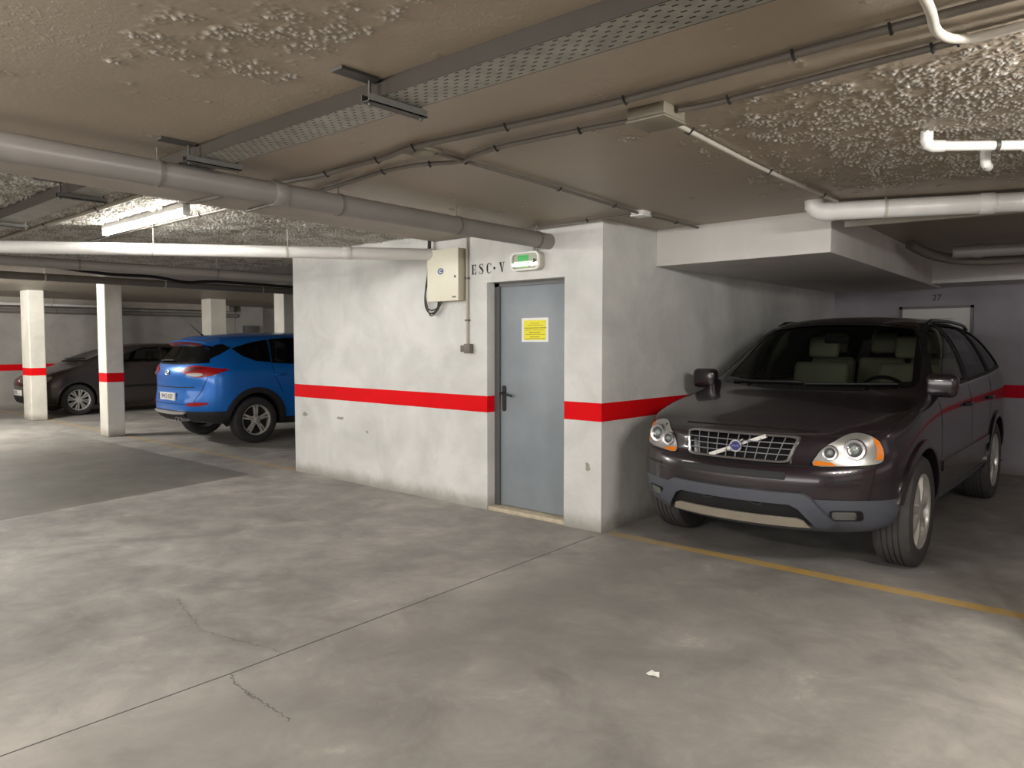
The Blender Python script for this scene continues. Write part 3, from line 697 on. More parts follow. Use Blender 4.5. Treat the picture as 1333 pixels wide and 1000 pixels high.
# ================================================================ CARS
M_suv = mat('dark_maroon_paint', s8(40, 32, 37)[:3], .24, .25, .6, vary=.04, vs=2)
M_bluep = mat('metallic_blue_paint', s8(0, 110, 204)[:3], .3, .25, .6, vary=.03, vs=2)
M_dark = mat('dark_grey_paint', s8(66, 60, 58)[:3], .3, .3, .6, vary=.04, vs=2)
M_clad = mat('grey_bumper_plastic', s8(76, 79, 88)[:3], .5, vary=.05, vs=3)
M_cladb = mat('black_bumper_plastic', s8(36, 36, 40)[:3], .5, vary=.05, vs=3)
M_rub = mat('tyre_rubber', s8(66, 64, 64)[:3], .75, vary=.12, vs=12)
M_rubd = mat('tyre_rubber_dark', s8(44, 43, 44)[:3], .75, vary=.12, vs=12)
M_alloy = mat('alloy_wheel', s8(198, 196, 190)[:3], .3, .4, vary=.05)
M_drum = mat('wheel_shadow', s8(26, 26, 28)[:3], .6, .2)
M_chrome = mat('chrome', s8(190, 188, 190)[:3], .25, .9)
M_satin = mat('satin_silver', s8(186, 184, 178)[:3], .4, .4)
M_skid = mat('skid_plate', s8(166, 157, 142)[:3], .5, .15, vary=.05)
M_blk = mat('gloss_black', s8(10, 10, 12)[:3], .2)
M_mblk = mat('matt_black', s8(14, 14, 15)[:3], .6)
M_seam = mat('panel_gap', s8(9, 9, 10)[:3], .7)
M_lampc = mat('lamp_reflector_chrome', s8(176, 176, 172)[:3], .28, .6)
M_lampd = mat('lamp_bowl', s8(120, 122, 118)[:3], .25, .6)
M_lens = mat('projector_lens', s8(150, 158, 156)[:3], .06, .1, 1.)
M_amber = mat('amber_lens', s8(236, 132, 22)[:3], .2, 0, .5)
M_red = mat('red_lamp_lens', s8(168, 8, 22)[:3], .3, 0, .15, spec=.3)
M_redd = mat('dark_red_lens', s8(96, 6, 14)[:3], .35, 0, .1, spec=.3)
M_beige = mat('beige_leather', s8(206, 198, 166)[:3], .6, vary=.05)
M_trimd = mat('dark_cabin_trim', s8(40, 40, 42)[:3], .7)
M_gl = glassmat('car_glass', (.33, .36, .35, 1), .14)
M_gld = glassmat('tinted_car_glass', (.10, .10, .12, 1), .18)
M_glm = glassmat('mid_tint_glass', (.34, .36, .36, 1), .2)
M_glsheen = glassmat('ceiling_sheen_glass', (.42, .43, .42, 1), .4, .3)
nt_ = M_glsheen.node_tree; d_ = nt_.nodes.new('ShaderNodeBsdfDiffuse'); d_.inputs[0].default_value = s8(168, 164, 156)  # pale diffuse mixed in as the windscreen's reflection of the lit ceiling
m_ = nt_.nodes.new('ShaderNodeMixShader'); m_.inputs[0].default_value = .5
o_ = [n for n in nt_.nodes if n.type == 'OUTPUT_MATERIAL'][0]; src = o_.inputs[0].links[0].from_socket
nt_.links.new(src, m_.inputs[1]); nt_.links.new(d_.outputs[0], m_.inputs[2]); nt_.links.new(m_.outputs[0], o_.inputs[0])
M_grill = mat('grille_satin', s8(132, 132, 136)[:3], .4, .4)
M_glc = glassmat('lamp_cover', (.97, .97, .97, 1), .1)
M_badge = mat('badge_blue', s8(44, 48, 120)[:3], .3)
M_plate = mat('plate_white', s8(232, 232, 226)[:3], .4)

def in_poly(x, y, P):
    c = False; j = len(P)-1
    for i in range(len(P)):
        if (P[i][1] > y) != (P[j][1] > y) and x < (P[j][0]-P[i][0])*(y-P[i][1])/(P[j][1]-P[i][1]) + P[i][0]: c = not c
        j = i
    return c
def near_poly(x, y, P):
    best = None
    for i in range(len(P)):
        a = V(P[i-1][:2]); b = V(P[i][:2]); d = b-a; L = d.length_squared
        t = 0 if L == 0 else max(0, min(1, (V((x, y))-a).dot(d)/L)); q = a + d*t
        D = (q - V((x, y))).length_squared
        if best is None or D < best[0]: best = (D, q)
    return best[1]
def dens(P, g):
    out = []
    for i in range(len(P)):
        a = V(P[i]); b = V(P[(i+1) % len(P)]); n = max(1, int((b-a).length/g)); out += [a.lerp(b, k/n) for k in range(n)]
    return out
class Car:
    def __init__(s, name, loc, rz, label, st, front, rear, paint, level):
        s.root = empty(name, loc, rz); tag(s.root, label, 'car'); s.paint = paint
        K = len(st[0]['s']); n = len(st)
        ids = {}; vs = []; fs = []
        def P(key, p):
            if key not in ids: ids[key] = len(vs); vs.append(V(p))
            return ids[key]
        def sv(j, k, sg):
            q = st[j]['s'][k]; dy = q[2] if len(q) > 2 else 0
            return P((j, k, sg), (sg*q[0], st[j]['y']+dy, q[1]))
        def tv(j, i):
            if abs(i) == 3: return sv(j, K-1, 1 if i > 0 else -1)
            q = st[j]['t'][2-abs(i)]; dy = q[2] if len(q) > 2 else 0
            return P((j, 't', i), ((1 if i > 0 else -1)*q[0], st[j]['y']+dy, q[1]))
        def bv(j, i):
            if abs(i) == 3: return sv(j, 0, 1 if i > 0 else -1)
            q = st[j]['s'][0]; e = front if j == 0 else rear if j == n-1 else None
            y = e[0][abs(i)][1] if e else st[j]['y']; z = e[0][abs(i)][2] if e else q[1]
            return P((j, 'b', i), (q[0]*i/3, y, z))
        def fv(e, j, k, i):
            if abs(i) == 3: return sv(j, k, 1 if i > 0 else -1)
            if k == 0: return bv(j, i)
            if k == K-1: return tv(j, i)
            q = e[k][abs(i)]; return P((j, 'f', k, i), ((1 if i > 0 else -1)*q[0], q[1], q[2]))
        for j in range(n-1):
            for k in range(K-1):
                fs.append((sv(j, k, 1), sv(j+1, k, 1), sv(j+1, k+1, 1), sv(j, k+1, 1)))
                fs.append((sv(j, k+1, -1), sv(j+1, k+1, -1), sv(j+1, k, -1), sv(j, k, -1)))
            for i in range(-3, 3):
                fs.append((tv(j, i+1), tv(j+1, i+1), tv(j+1, i), tv(j, i)))
                fs.append((bv(j, i), bv(j+1, i), bv(j+1, i+1), bv(j, i+1)))
        for k in range(K-1):
            for i in range(-3, 3):
                fs.append((fv(front, 0, k, i), fv(front, 0, k, i+1), fv(front, 0, k+1, i+1), fv(front, 0, k+1, i)))
                fs.append((fv(rear, n-1, k+1, i), fv(rear, n-1, k+1, i+1), fv(rear, n-1, k, i+1), fv(rear, n-1, k, i)))
        me = bpy.data.meshes.new('cage'); me.from_pydata([tuple(v) for v in vs], [], fs); me.update()
        o = bpy.data.objects.new('cage', me); C.objects.link(o)
        md = o.modifiers.new('s', 'SUBSURF'); md.levels = level; md.render_levels = level
        bpy.context.view_layer.update()
        dg = bpy.context.evaluated_depsgraph_get()
        s.me = bpy.data.meshes.new_from_object(o.evaluated_get(dg)); bpy.data.objects.remove(o)
        s.bm = bmesh.new(); s.bm.from_mesh(s.me); bmesh.ops.recalc_face_normals(s.bm, faces=s.bm.faces)
        s.bvh = BVHTree.FromBMesh(s.bm)
    AX = {'x': (V((-1, 0, 0)), V((0, 1, 0)), V((0, 0, 1))), 'x-': (V((1, 0, 0)), V((0, 1, 0)), V((0, 0, 1))),
          'y': (V((0, 1, 0)), V((1, 0, 0)), V((0, 0, 1))), 'y-': (V((0, -1, 0)), V((1, 0, 0)), V((0, 0, 1))),
          'z': (V((0, 0, -1)), V((1, 0, 0)), V((0, 1, 0)))}
    def frame(s, ax):
        if isinstance(ax, str): return s.AX[ax]
        d = V(ax).normalized(); u = V((0, 0, 1)).cross(d).normalized() * -1; return d, u, d.cross(u) if d.cross(u).z > 0 else u.cross(d)
    def hit(s, p2, ax):
        d, u, v = s.frame(ax)
        h = s.bvh.ray_cast(u*p2[0] + v*p2[1] - d*8, d)
        return h[0], h[1]
    def uv(s, pts3, ax):
        d, u, v = s.frame(ax); return [(V(p).dot(u), V(p).dot(v)) for p in pts3]
    def cut(s, poly, ax, keep=None, snap=True):
        """remove (or split off) the faces seen inside poly along ax; boundary snapped onto poly"""
        d, u, v = s.frame(ax); bm = s.bm; sel = []
        xs = [p[0] for p in poly]; ys = [p[1] for p in poly]; bb = (min(xs), max(xs), min(ys), max(ys))
        for f in bm.faces:
            if f.normal.dot(d) > -.02: continue
            c = f.calc_center_median(); a, b = c.dot(u), c.dot(v)
            if bb[0] <= a <= bb[1] and bb[2] <= b <= bb[3] and in_poly(a, b, poly): sel.append(f)
        ss = set(sel); bd = {vt for f in sel for vt in f.verts if any(g not in ss for g in vt.link_faces)}
        for vt in bd:
            q = near_poly(vt.co.dot(u), vt.co.dot(v), poly); h, _ = s.hit(q, ax)
            if h is not None and (h - vt.co).length < .12: vt.co = h
        bmesh.ops.delete(bm, geom=sel, context='FACES')
    def split(s, pred, planes=()):
        bm = s.bm
        for co, no in planes:
            bmesh.ops.bisect_plane(bm, geom=list(bm.verts)+list(bm.edges)+list(bm.faces), plane_co=co, plane_no=no, dist=1e-4)
        sel = [f for f in bm.faces if pred(f.calc_center_median())]
        idx = {}; mb = MB()
        for f in sel:
            for vt in f.verts:
                if vt not in idx: idx[vt] = len(mb.v); mb.v.append(vt.co.copy())
            mb.f.append(tuple(idx[vt] for vt in f.verts))
        bmesh.ops.delete(bm, geom=sel, context='FACES'); return mb
    def finish(s, name='body'):
        me = bpy.data.meshes.new(name); s.bm.to_mesh(me); s.bm.free()
        return link(name, me, s.paint, s.root, True, 50)
    def patch(s, name, poly, ax, m, off=.003, th=.004, hole=None, parent=None, g=.04, both=False, build=True, follow=True):
        if both and build:
            for sg in (1, -1):
                axx = ax if sg > 0 or not isinstance(ax, str) or ax[0] != 'x' else ('x-' if ax == 'x' else 'x')
                pl = poly if sg > 0 or (isinstance(ax, str) and ax[0] == 'x') else [(-p[0],) + tuple(p[1:]) for p in poly]
                if sg < 0 and not isinstance(ax, str): axx = (-ax[0], ax[1], ax[2])
                o = s.patch(name, pl, axx, m, off, th, None, parent, g)
            return o
        mb = MB()
        for sg in (1,):
            axx = ax
            if sg < 0:
                axx = {'x': 'x-', 'x-': 'x', 'y': 'y', 'y-': 'y-', 'z': 'z'}[ax] if isinstance(ax, str) else (-ax[0], ax[1], ax[2])
            d, u, v = s.frame(axx)
            if not isinstance(ax, str):
                pl = [tuple(p) for p in poly]
                P2 = s.uv([(sg*p[0], p[1], p[2]) for p in pl], axx); H2 = s.uv([(sg*p[0], p[1], p[2]) for p in hole], axx) if hole else None
            else:
                mir = sg if ax in ('y', 'y-', 'z') else 1
                P2 = [(mir*p[0], p[1]) for p in poly]; H2 = [(mir*p[0], p[1]) for p in hole] if hole else None
            loops = [dens(P2, g)] + ([dens(H2, g)] if H2 else [])
            pts = []; edges = []
            for L in loops:
                o = len(pts); pts += [V((p[0], p[1])) for p in L]; edges += [(o+i, o+(i+1) % len(L)) for i in range(len(L))]
            xs = [p.x for p in pts]; ys = [p.y for p in pts]
            a = min(xs) + g
            while a < max(xs):
                b = min(ys) + g
                while b < max(ys):
                    if in_poly(a, b, P2) and not (H2 and in_poly(a, b, H2)) and (near_poly(a, b, P2) - V((a, b))).length > g*.4: pts.append(V((a, b)))
                    b += g
                a += g
            vo, eo, fo, *_ = delaunay_2d_cdt(pts, edges, [], 0, 1e-6)
            tri = []
            for f in fo:
                c = sum((vo[i] for i in f), V((0, 0)))/len(f)
                if in_poly(c.x, c.y, P2) and not (H2 and in_poly(c.x, c.y, H2)): tri.append(tuple(f))
            top = []; last = None
            for p in vo:
                h, nn = s.hit(p, axx)
                if h is None:
                    h = (u*p.x + v*p.y + d*(last if last is not None else 0))
                else: last = h.dot(d)
                top.append(h - d*off)
            n = len(top); cnt = {}
            for f in tri:
                for i in range(len(f)):
                    e = (f[i], f[(i+1) % len(f)]); cnt[tuple(sorted(e))] = cnt.get(tuple(sorted(e)), []) + [e]
            fs = list(tri)
            if th:
                fs += [tuple(i+n for i in reversed(f)) for f in tri]
                for k_, es in cnt.items():
                    if len(es) == 1: a_, b_ = es[0]; fs.append((b_, a_, a_+n, b_+n))
                mb.add(top + [p + d*th for p in top], fs)
            else: mb.add(top, fs)
        if not build: return mb
        return mb.build(name, m, parent or s.root, True, ang=50)
    def strip(s, name, pts, w, ax, m, off=.0015, th=.0, both=False, parent=None, closed=False):
        P = [V(p[:2]) for p in pts]; L = []; R = []
        for i, p in enumerate(P):
            t = (P[min(i+1, len(P)-1)] - P[max(i-1, 0)]).normalized(); n = V((-t.y, t.x))
            L.append(p + n*w/2); R.append(p - n*w/2)
        return s.patch(name, [tuple(p) for p in L + R[::-1]], ax, m, off, th, None, parent, .05, both)

def wheel(root, x, y, r, wd, rim, side, style, rub, label=None):
    """wheel with its outer face at x, on side +1/-1"""
    t = bpy.data.objects.new('wheel', None); C.objects.link(t); t.parent = root; t.location = (x, y, r)
    t.rotation_euler = (0, 0, 0 if side > 0 else PI)
    b = -wd
    prof = [(rim*.98, b+.012), (rim+.02, b+.004), (r-.05, b), (r-.02, b+.010), (r-.004, b+.035)]
    g = 4
    for k in range(g):
        c = b+.035 + (wd-.07)*(k+.5)/g + 0
        c0 = b + .035 + (wd-.07)*(k+1)/(g+1)
        prof += [(r-.002, c0-.005), (r-.009, c0-.003), (r-.009, c0+.003), (r-.002, c0+.005)]
    prof += [(r-.004, -.035), (r-.02, -.010), (r-.05, 0), (rim+.025, -.003), (rim+.004, -.012), (rim*.98, -.02)]
    mb = MB(); mb.lathe(prof, 64, 'x'); mb.build('tyre', rub, t, ang=30)
    mb = MB(); mb.lathe([(rim*.99, b+.012), (rim*.93, b+.03), (rim*.92, -.035), (rim*.955, -.014), (rim*1.0, -.010), (rim*1.01, -.018)], 64, 'x')
    mb.build('rim', M_alloy, t)
    mb = MB(); mb.lathe([(0, -.075), (rim*.91, -.075), (rim*.91, -.085)], 48, 'x'); mb.build('brake_disc', M_drum, t)
    mb = MB()
    def spoke(a, w0, w1, r0=.05, r1=None, x0=-.018, x1=-.030):
        r1 = r1 or rim*.96
        ca, sa = math.cos(a), math.sin(a)
        def pt(rr, tt, xx): return (xx, ca*rr - sa*tt, sa*rr + ca*tt)
        v = []
        for f in (0, .5, 1):
            rr = r0 + (r1-r0)*f; ww = w0 + (w1-w0)*f; xx = x0 + (x1-x0)*f + (.006 if f == .5 else 0)
            v += [pt(rr, -ww/2, xx-.03), pt(rr, -ww/2*.75, xx), pt(rr, ww/2*.75, xx), pt(rr, ww/2, xx-.03)]
        mb.add(v, [(i*4+k, i*4+k+1, (i+1)*4+k+1, (i+1)*4+k) for i in range(2) for k in range(3)] + [(0, 3, 2, 1), (8, 9, 10, 11)])
    if style == 'seven':
        for k in range(7): spoke(2*PI*k/7+.2, .052, .060)
    elif style == 'twin':
        for k in range(5):
            a = 2*PI*k/5 + PI/2
            spoke(a-.13, .040, .028); spoke(a+.13, .040, .028)
    else:
        for k in range(16): spoke(2*PI*k/16 + (.06 if k % 2 else -.06), .016, .036, .05)
    mb.build('spokes', M_alloy, t, ang=25)
    mb = MB(); mb.lathe([(0, -.012), (.026, -.012), (.032, -.016), (.062, -.02), (.07, -.05)], 24, 'x'); mb.build('hub_cap', M_alloy if style != 'seven' else M_satin, t)
    return t
def arch(car, y, zc, r, m, w=.05, off=.012, ax='x', both=True, name='wheel_arch_trim', a0=-12, a1=192, th=.03):
    o = []; i = []
    for k in range(29):
        a = math.radians(a0 + (a1-a0)*k/28); o.append((y + (r+w)*math.cos(a), zc + (r+w)*math.sin(a))); i.append((y + (r-.004)*math.cos(a), zc + (r-.004)*math.sin(a)))
    for sg in ((1, -1) if both else (1,)):
        mb = MB()
        axx = 'x' if sg > 0 else 'x-'; d = car.frame(axx)[0]; n = len(o); top = []; X0 = None
        for p in o + i:
            h, _ = car.hit(p, axx)
            if h is None or abs(h.x) < .55: h = V(((X0 if X0 else .9*sg), p[0], p[1]))
            else: X0 = h.x
            top.append(h - d*off)
        mid = [(a_+b_)/2 - d*.006 for a_, b_ in zip(top[:n], top[n:])]
        v = top[:n] + mid + top[n:] + [p + d*th for p in top[:n]] + [p + d*(th+.05) for p in top[n:]]
        f = [(q*n+k, q*n+k+1, (q+1)*n+k+1, (q+1)*n+k) for q in (0, 1) for k in range(n-1)]
        f += [(k, 3*n+k, 3*n+k+1, k+1) for k in range(n-1)] + [(2*n+k, 2*n+k+1, 4*n+k+1, 4*n+k) for k in range(n-1)]
        mb.add(v, f); o_ = mb.build(name, m, car.root, ang=50)
    return o_
def well(car, y, zc, r, x0, x1):
    for sg in (1, -1):
        mb = MB(); n = 24; v = []
        for k in range(n+1):
            a = math.radians(14 + 152*k/n)
            for x in (x0, x1): v.append((sg*x, y + r*math.cos(a), zc + r*math.sin(a)))
        f = [(2*k, 2*k+1, 2*k+3, 2*k+2) for k in range(n)] + [tuple(2*k for k in range(n+1))]
        mb.add(v, f); mb.build('wheel_well', M_mblk, car.root)
def circ(y, z, r, n=48): return [(y + r*math.cos(2*PI*k/n), z + r*math.sin(2*PI*k/n)) for k in range(n)]
def seat(car, x, y, z, w=.25, name='seat'):
    t = bpy.data.objects.new(name, None); C.objects.link(t); t.parent = car.root; t.location = (x, y, z)
    mb = MB(); mb.box(-w, w, -.28, .24, 0, .16); mb.build('cushion', M_beige, t, bevel=.05, seg=3)
    M_ = Matrix.Translation((0, .26, .10)) @ Matrix.Rotation(math.radians(-14), 4, 'X')
    mb = MB(); mb.box(-w, w, -.06, .08, 0, .58, M_); mb.build('backrest', M_beige, t, bevel=.05, seg=3)
    mb = MB(); mb.box(-w*.55, w*.55, -.03, .07, .63, .83, M_); mb.build('headrest', M_beige, t, bevel=.04, seg=3)
    return t
def mirror(car, x, y, z, m, side, w=.20, h=.15, d=.12):
    t = bpy.data.objects.new('door_mirror', None); C.objects.link(t); t.parent = car.root; t.location = (side*x, y, z)
    mb = MB(); mb.box(side*.07-w/2+.0, side*.07+w/2, -d*.6, d*.4, -h/2, h/2); mb.build('mirror_housing', m, t, bevel=.045, seg=4)
    mb = MB(); mb.box(side*.07-w/2+.025, side*.07+w/2-.025, d*.4, d*.4+.004, -h/2+.025, h/2-.025); mb.build('mirror_glass', M_chrome, t)
    mb = MB(); mb.tube([(side*-.12, .02, -h/2-.02), (side*.0, 0, -h/2+.03)], .022, 10); mb.build('mirror_arm', m, t)
    return t
def rowx(v): return v

# ---------------------------------------------------------------- the dark SUV
def S(y, side, top): return {'y': y, 's': side, 't': top}
def sides(x, z): return list(zip(x, z))
suv_st = [
 S(-.58, [(.74, .30), (.81, .38), (.84, .50), (.845, .62), (.83, .715), (.80, .75), (.785, .83), (.76, .895, .02), (.69, .925, .03)], [(.46, .925, -.02), (.23, .925, -.04), (0, .925, -.05)]),
 S(-.47, [(.83, .29), (.885, .38), (.905, .50), (.91, .64), (.905, .74), (.88, .80), (.86, .90), (.81, .945), (.72, .965)], [(.46, .972), (.23, .978), (0, .98)]),
 S(-.15, [(.86, .30), (.93, .39), (.945, .52), (.948, .68), (.945, .82), (.935, .92), (.895, .995), (.81, 1.01), (.72, 1.015)], [(.47, 1.032), (.23, 1.042), (0, 1.045)]),
 S(.18, [(.86, .30), (.93, .39), (.945, .53), (.948, .70), (.945, .85), (.935, .96), (.90, 1.04), (.82, 1.05), (.73, 1.052)], [(.47, 1.075, -.02), (.23, 1.085, -.05), (0, 1.09, -.06)]),
 S(.44, [(.86, .28), (.925, .38), (.945, .54), (.948, .72), (.945, .88), (.935, .99), (.905, 1.075), (.83, 1.085), (.755, 1.09)], [(.48, 1.105, -.05), (.24, 1.115, -.11), (0, 1.12, -.13)]),
 S(.60, [(.86, .27), (.925, .38), (.945, .54), (.948, .73), (.945, .89), (.935, 1.0), (.905, 1.095), (.835, 1.16), (.755, 1.19)], [(.48, 1.205, -.06), (.24, 1.215, -.11), (0, 1.22, -.13)]),
 S(.92, [(.86, .27), (.925, .38), (.945, .54), (.948, .74), (.945, .90), (.935, 1.01), (.905, 1.11), (.82, 1.30), (.71, 1.43)], [(.46, 1.455, -.06), (.23, 1.465, -.10), (0, 1.47, -.12)]),
 S(1.24, [(.86, .27), (.925, .38), (.945, .54), (.948, .74), (.945, .90), (.937, 1.02), (.905, 1.12), (.80, 1.40), (.655, 1.625)], [(.43, 1.66, -.06), (.22, 1.675, -.10), (0, 1.68, -.12)]),
 S(1.44, [(.86, .27), (.925, .38), (.945, .54), (.948, .74), (.945, .90), (.937, 1.02), (.905, 1.125), (.80, 1.41), (.65, 1.655)], [(.42, 1.70), (.22, 1.715), (0, 1.72)]),
 S(2.0, [(.86, .27), (.925, .38), (.945, .54), (.948, .74), (.945, .91), (.938, 1.03), (.905, 1.14), (.80, 1.42), (.645, 1.67)], [(.42, 1.715), (.21, 1.73), (0, 1.735)]),
 S(2.6, [(.86, .28), (.93, .39), (.947, .54), (.95, .74), (.947, .92), (.94, 1.05), (.908, 1.16), (.795, 1.43), (.635, 1.665)], [(.41, 1.708), (.21, 1.722), (0, 1.728)]),
 S(3.1, [(.86, .31), (.93, .41), (.947, .55), (.95, .74), (.947, .93), (.94, 1.07), (.91, 1.18), (.785, 1.43), (.61, 1.645)], [(.40, 1.69), (.20, 1.705), (0, 1.71)]),
 S(3.45, [(.84, .34), (.91, .43), (.93, .56), (.935, .74), (.93, .93), (.925, 1.07), (.90, 1.19), (.76, 1.43, -.02), (.58, 1.62, -.04)], [(.39, 1.665, -.03), (.20, 1.68, -.02), (0, 1.685, -.02)]),
 S(3.68, [(.78, .38), (.85, .45), (.875, .57), (.88, .74), (.875, .93), (.87, 1.07), (.85, 1.19), (.70, 1.42, -.06), (.55, 1.57, -.10)], [(.37, 1.61, -.08), (.18, 1.625, -.06), (0, 1.63, -.06)]),
]
def fas(rows): return rows
xs_ = (0, .32, .62)
def fr(z, ys, zs=None): return [(xs_[i], ys[i], z if zs is None else zs[i]) for i in range(3)]
for q in suv_st:
    q['s'] = [(p[0]*(.965 if k < 7 else 1), p[1] - (.028 if k > 6 and q['y'] > .9 else 0)) + tuple(p[2:]) for k, p in enumerate(q['s'])]
    if q['y'] > .9: q['t'] = [(p[0], p[1]-.028) + tuple(p[2:]) for p in q['t']]
suv_front = [fr(.27, (-.80, -.78, -.69)), fr(.36, (-.89, -.86, -.74)), fr(.50, (-.92, -.885, -.765)), fr(.62, (-.92, -.885, -.76)), fr(.695, (-.90, -.865, -.74)),
             fr(.72, (-.845, -.815, -.70)), fr(.82, (-.82, -.79, -.675)), fr(.888, (-.79, -.76, -.645)), fr(.925, (-.72, -.70, -.60))]
suv_rear = [fr(.38, (3.80, 3.79, 3.76)), fr(.45, (3.86, 3.85, 3.81)), fr(.57, (3.89, 3.88, 3.84)), fr(.74, (3.89, 3.88, 3.84)), fr(.93, (3.85, 3.84, 3.81)),
            fr(1.07, (3.84, 3.83, 3.80)), fr(1.19, (3.82, 3.81, 3.78)), fr(1.42, (3.73, 3.72, 3.69)), fr(1.60, (3.62, 3.61, 3.58))]
def build_suv():
    c = Car('suv', (1.16, .655, 0), .0, 'dark maroon SUV parked nose out against the white side wall in the bay', suv_st, suv_front, suv_rear, M_suv, 4)
    R = c.root; R.rotation_euler = (0, 0, math.radians(.8))
    AX0, AX1, ZC, AR = 0., 2.857, .368, .415
    # openings
    g1 = [(.60, 1.145), (.72, 1.225), (1.02, 1.44), (1.20, 1.545), (1.36, 1.60), (1.60, 1.615), (1.585, 1.165)]
    g2 = [(1.665, 1.17), (1.68, 1.615), (2.40, 1.61), (2.50, 1.59), (2.62, 1.20)]
    g3 = [(2.70, 1.21), (2.585, 1.585), (2.95, 1.56), (3.12, 1.50), (3.36, 1.25)]
    ws = [(0, 1.135), (.40, 1.14), (.70, 1.165), (.715, 1.19), (.625, 1.52), (.57, 1.59), (.3, 1.625), (0, 1.635)]
    wsp = [(x, z) for x, z in ws] + [(-x, z) for x, z in ws[::-1][1:-1]]
    rg = [(-.62, 1.23), (.62, 1.23), (.50, 1.52), (-.50, 1.52)]
    for g in (g1, g2, g3):
        c.cut(g, 'x'); c.cut(g, 'x-')
    c.cut(wsp, 'y'); c.cut(rg, 'y-')
    for y in (AX0, AX1):
        for a in ('x', 'x-'): c.cut(circ(y, ZC, AR), a)
    def low(p):
        if p.y < -.3: return p.z < .515
        if p.y > 3.1: return p.z < .60
        return p.z < .40
    mb = c.split(low, [((0, 0, .515), (0, 0, 1)), ((0, 0, .40), (0, 0, 1)), ((0, 0, .60), (0, 0, 1)), ((0, -.3, 0), (0, 1, 0)), ((0, 3.1, 0), (0, 1, 0))])
    cl = mb.build('lower_cladding', M_clad, R, ang=50)
    # shell thickness: dark inner lining
    body = c.finish()
    md = body.modifiers.new('skin', 'SOLIDIFY'); md.thickness = .025; md.offset = -1
    # glass
    def gl(name, poly, ax, both, m):
        c.patch(name, poly, ax, m, -.006, .0, None, None, .06, both)
    gl('windscreen', wsp, 'y', False, M_gl)
    for a in ('x', 'x-'):
        for g, nm in ((g1, 'front_door_glass'), (g2, 'rear_door_glass'), (g3, 'quarter_glass')): gl(nm, g, a, False, M_glm)
    gl('rear_glass', rg, 'y-', False, M_glm)
    def grow(poly, d):
        cx = sum(p[0] for p in poly)/len(poly); cy = sum(p[1] for p in poly)/len(poly); n = len(poly); out = []
        A = sum(poly[i-1][0]*poly[i][1]-poly[i][0]*poly[i-1][1] for i in range(n)); sg = 1 if A > 0 else -1
        for i in range(n):
            a, b, e = V(poly[i-1]), V(poly[i]), V(poly[(i+1) % n])
            n1 = V(((b-a).y, -(b-a).x)).normalized(); n2 = V(((e-b).y, -(e-b).x)).normalized(); m = (n1+n2); m = m/max(.5, m.dot(n1))*1.0
            out.append(tuple(b + sg*m*d))
        return out
    for a in ('x', 'x-'):
        for g in (g1, g2, g3): c.patch('window_seal', grow(g, .022), a, M_mblk, .004, .01, grow(g, -.006))
    c.patch('windscreen_seal', grow(wsp, .022), 'y', M_blk, .003, .012, grow(wsp, -.02))
    c.patch('rear_seal', grow(rg, .02), 'y-', M_mblk, .003, .01, grow(rg, -.01))
    c.strip('sill_trim', [(.62, 1.118), (1.6, 1.143), (2.6, 1.178), (3.30, 1.218)], .014, 'x', M_chrome, .007, .008, True)
    # gaps
    c.strip('bonnet_gap', [(.755, -.62), (.80, -.45), (.83, -.1), (.83, .3)], .008, 'z', M_seam, .002, 0, True)
    c.strip('bonnet_edge_gap', [(-.45, .912), (0, .918), (.45, .912)], .007, 'y', M_seam, .003, 0)
    for pl in ([(.52, 1.08), (.50, .80), (.50, .45)], [(1.62, 1.14), (1.62, .6), (1.60, .42)], [(2.60, 1.16), (2.52, .95), (2.42, .72)]):
        c.strip('door_gap', pl, .008, 'x', M_seam, .002, 0, True)
    c.strip('door_moulding', [(.52, .60), (1.2, .605), (2.38, .62)], .07, 'x', M_suv, .014, .016, True)
    for y in (1.42, 2.40):
        for sg in (1, -1):
            mb = MB(); h, _ = c.hit((y, .985), 'x' if sg > 0 else 'x-'); x = h.x
            mb.tube([(x, y-.10, .985), (x+sg*.03, y-.07, .985), (x+sg*.035, y, .985), (x+sg*.03, y+.07, .985), (x, y+.10, .985)], .014, 10)
            mb.build('door_handle', M_suv, R)
    # arches and wells
    for y in (AX0, AX1):
        arch(c, y, ZC, AR, M_suv, .055, .016, a0=-5 if y == 0 else -8, a1=166 if y == 0 else 188); well(c, y, ZC, AR+.01, .53, .885)
    # grille
    gt, gb_, zt, zb = .38, .335, .885, .722
    go = rrect(-.5, .5, 0, 1, .09, 5)
    def gp(u, v, sc=1.0):
        u = u*sc; v = .5 + (v-.5)*sc; w_ = gb_ + (gt-gb_)*v
        return (2*u*w_, zb + (zt-zb)*v + .012*(1-(2*u)**2)*0)
    outer = [gp(u, v) for u, v in go]; inner = [((gp(u, v)[0])*.955, (zt+zb)/2 + (gp(u, v)[1]-(zt+zb)/2)*.86) for u, v in go]
    gr = bpy.data.objects.new('grille', None); C.objects.link(gr); gr.parent = R
    c.patch('grille_back', inner, 'y', M_blk, .006, 0, None, gr, .05)
    c.patch('grille_frame', outer, 'y', M_chrome, .028, .03, inner, gr, .03)
    mb = MB()
    def gh(x, z, off): return c.hit((x, z), 'y')[0] - V((0, off, 0))
    for k in range(1, 4):
        z = zb + .012 + (zt-zb-.024)*k/4; xw = (gb_ + (gt-gb_)*k/4)*.95
        pts = [gh(-xw + 2*xw*i/14, z, .014) for i in range(15)]; mb.tube(pts, .0036, 6)
    mb.build('grille_bars', M_grill, gr)
    mb = MB()
    for k in range(1, 10):
        u = -1 + 2*k/10
        mb.tube([gh(u*gb_*.96, zb+.012, .016), gh(u*(gb_+gt)/2*.96, (zt+zb)/2, .016), gh(u*gt*.96, zt-.012, .016)], .0036, 6)
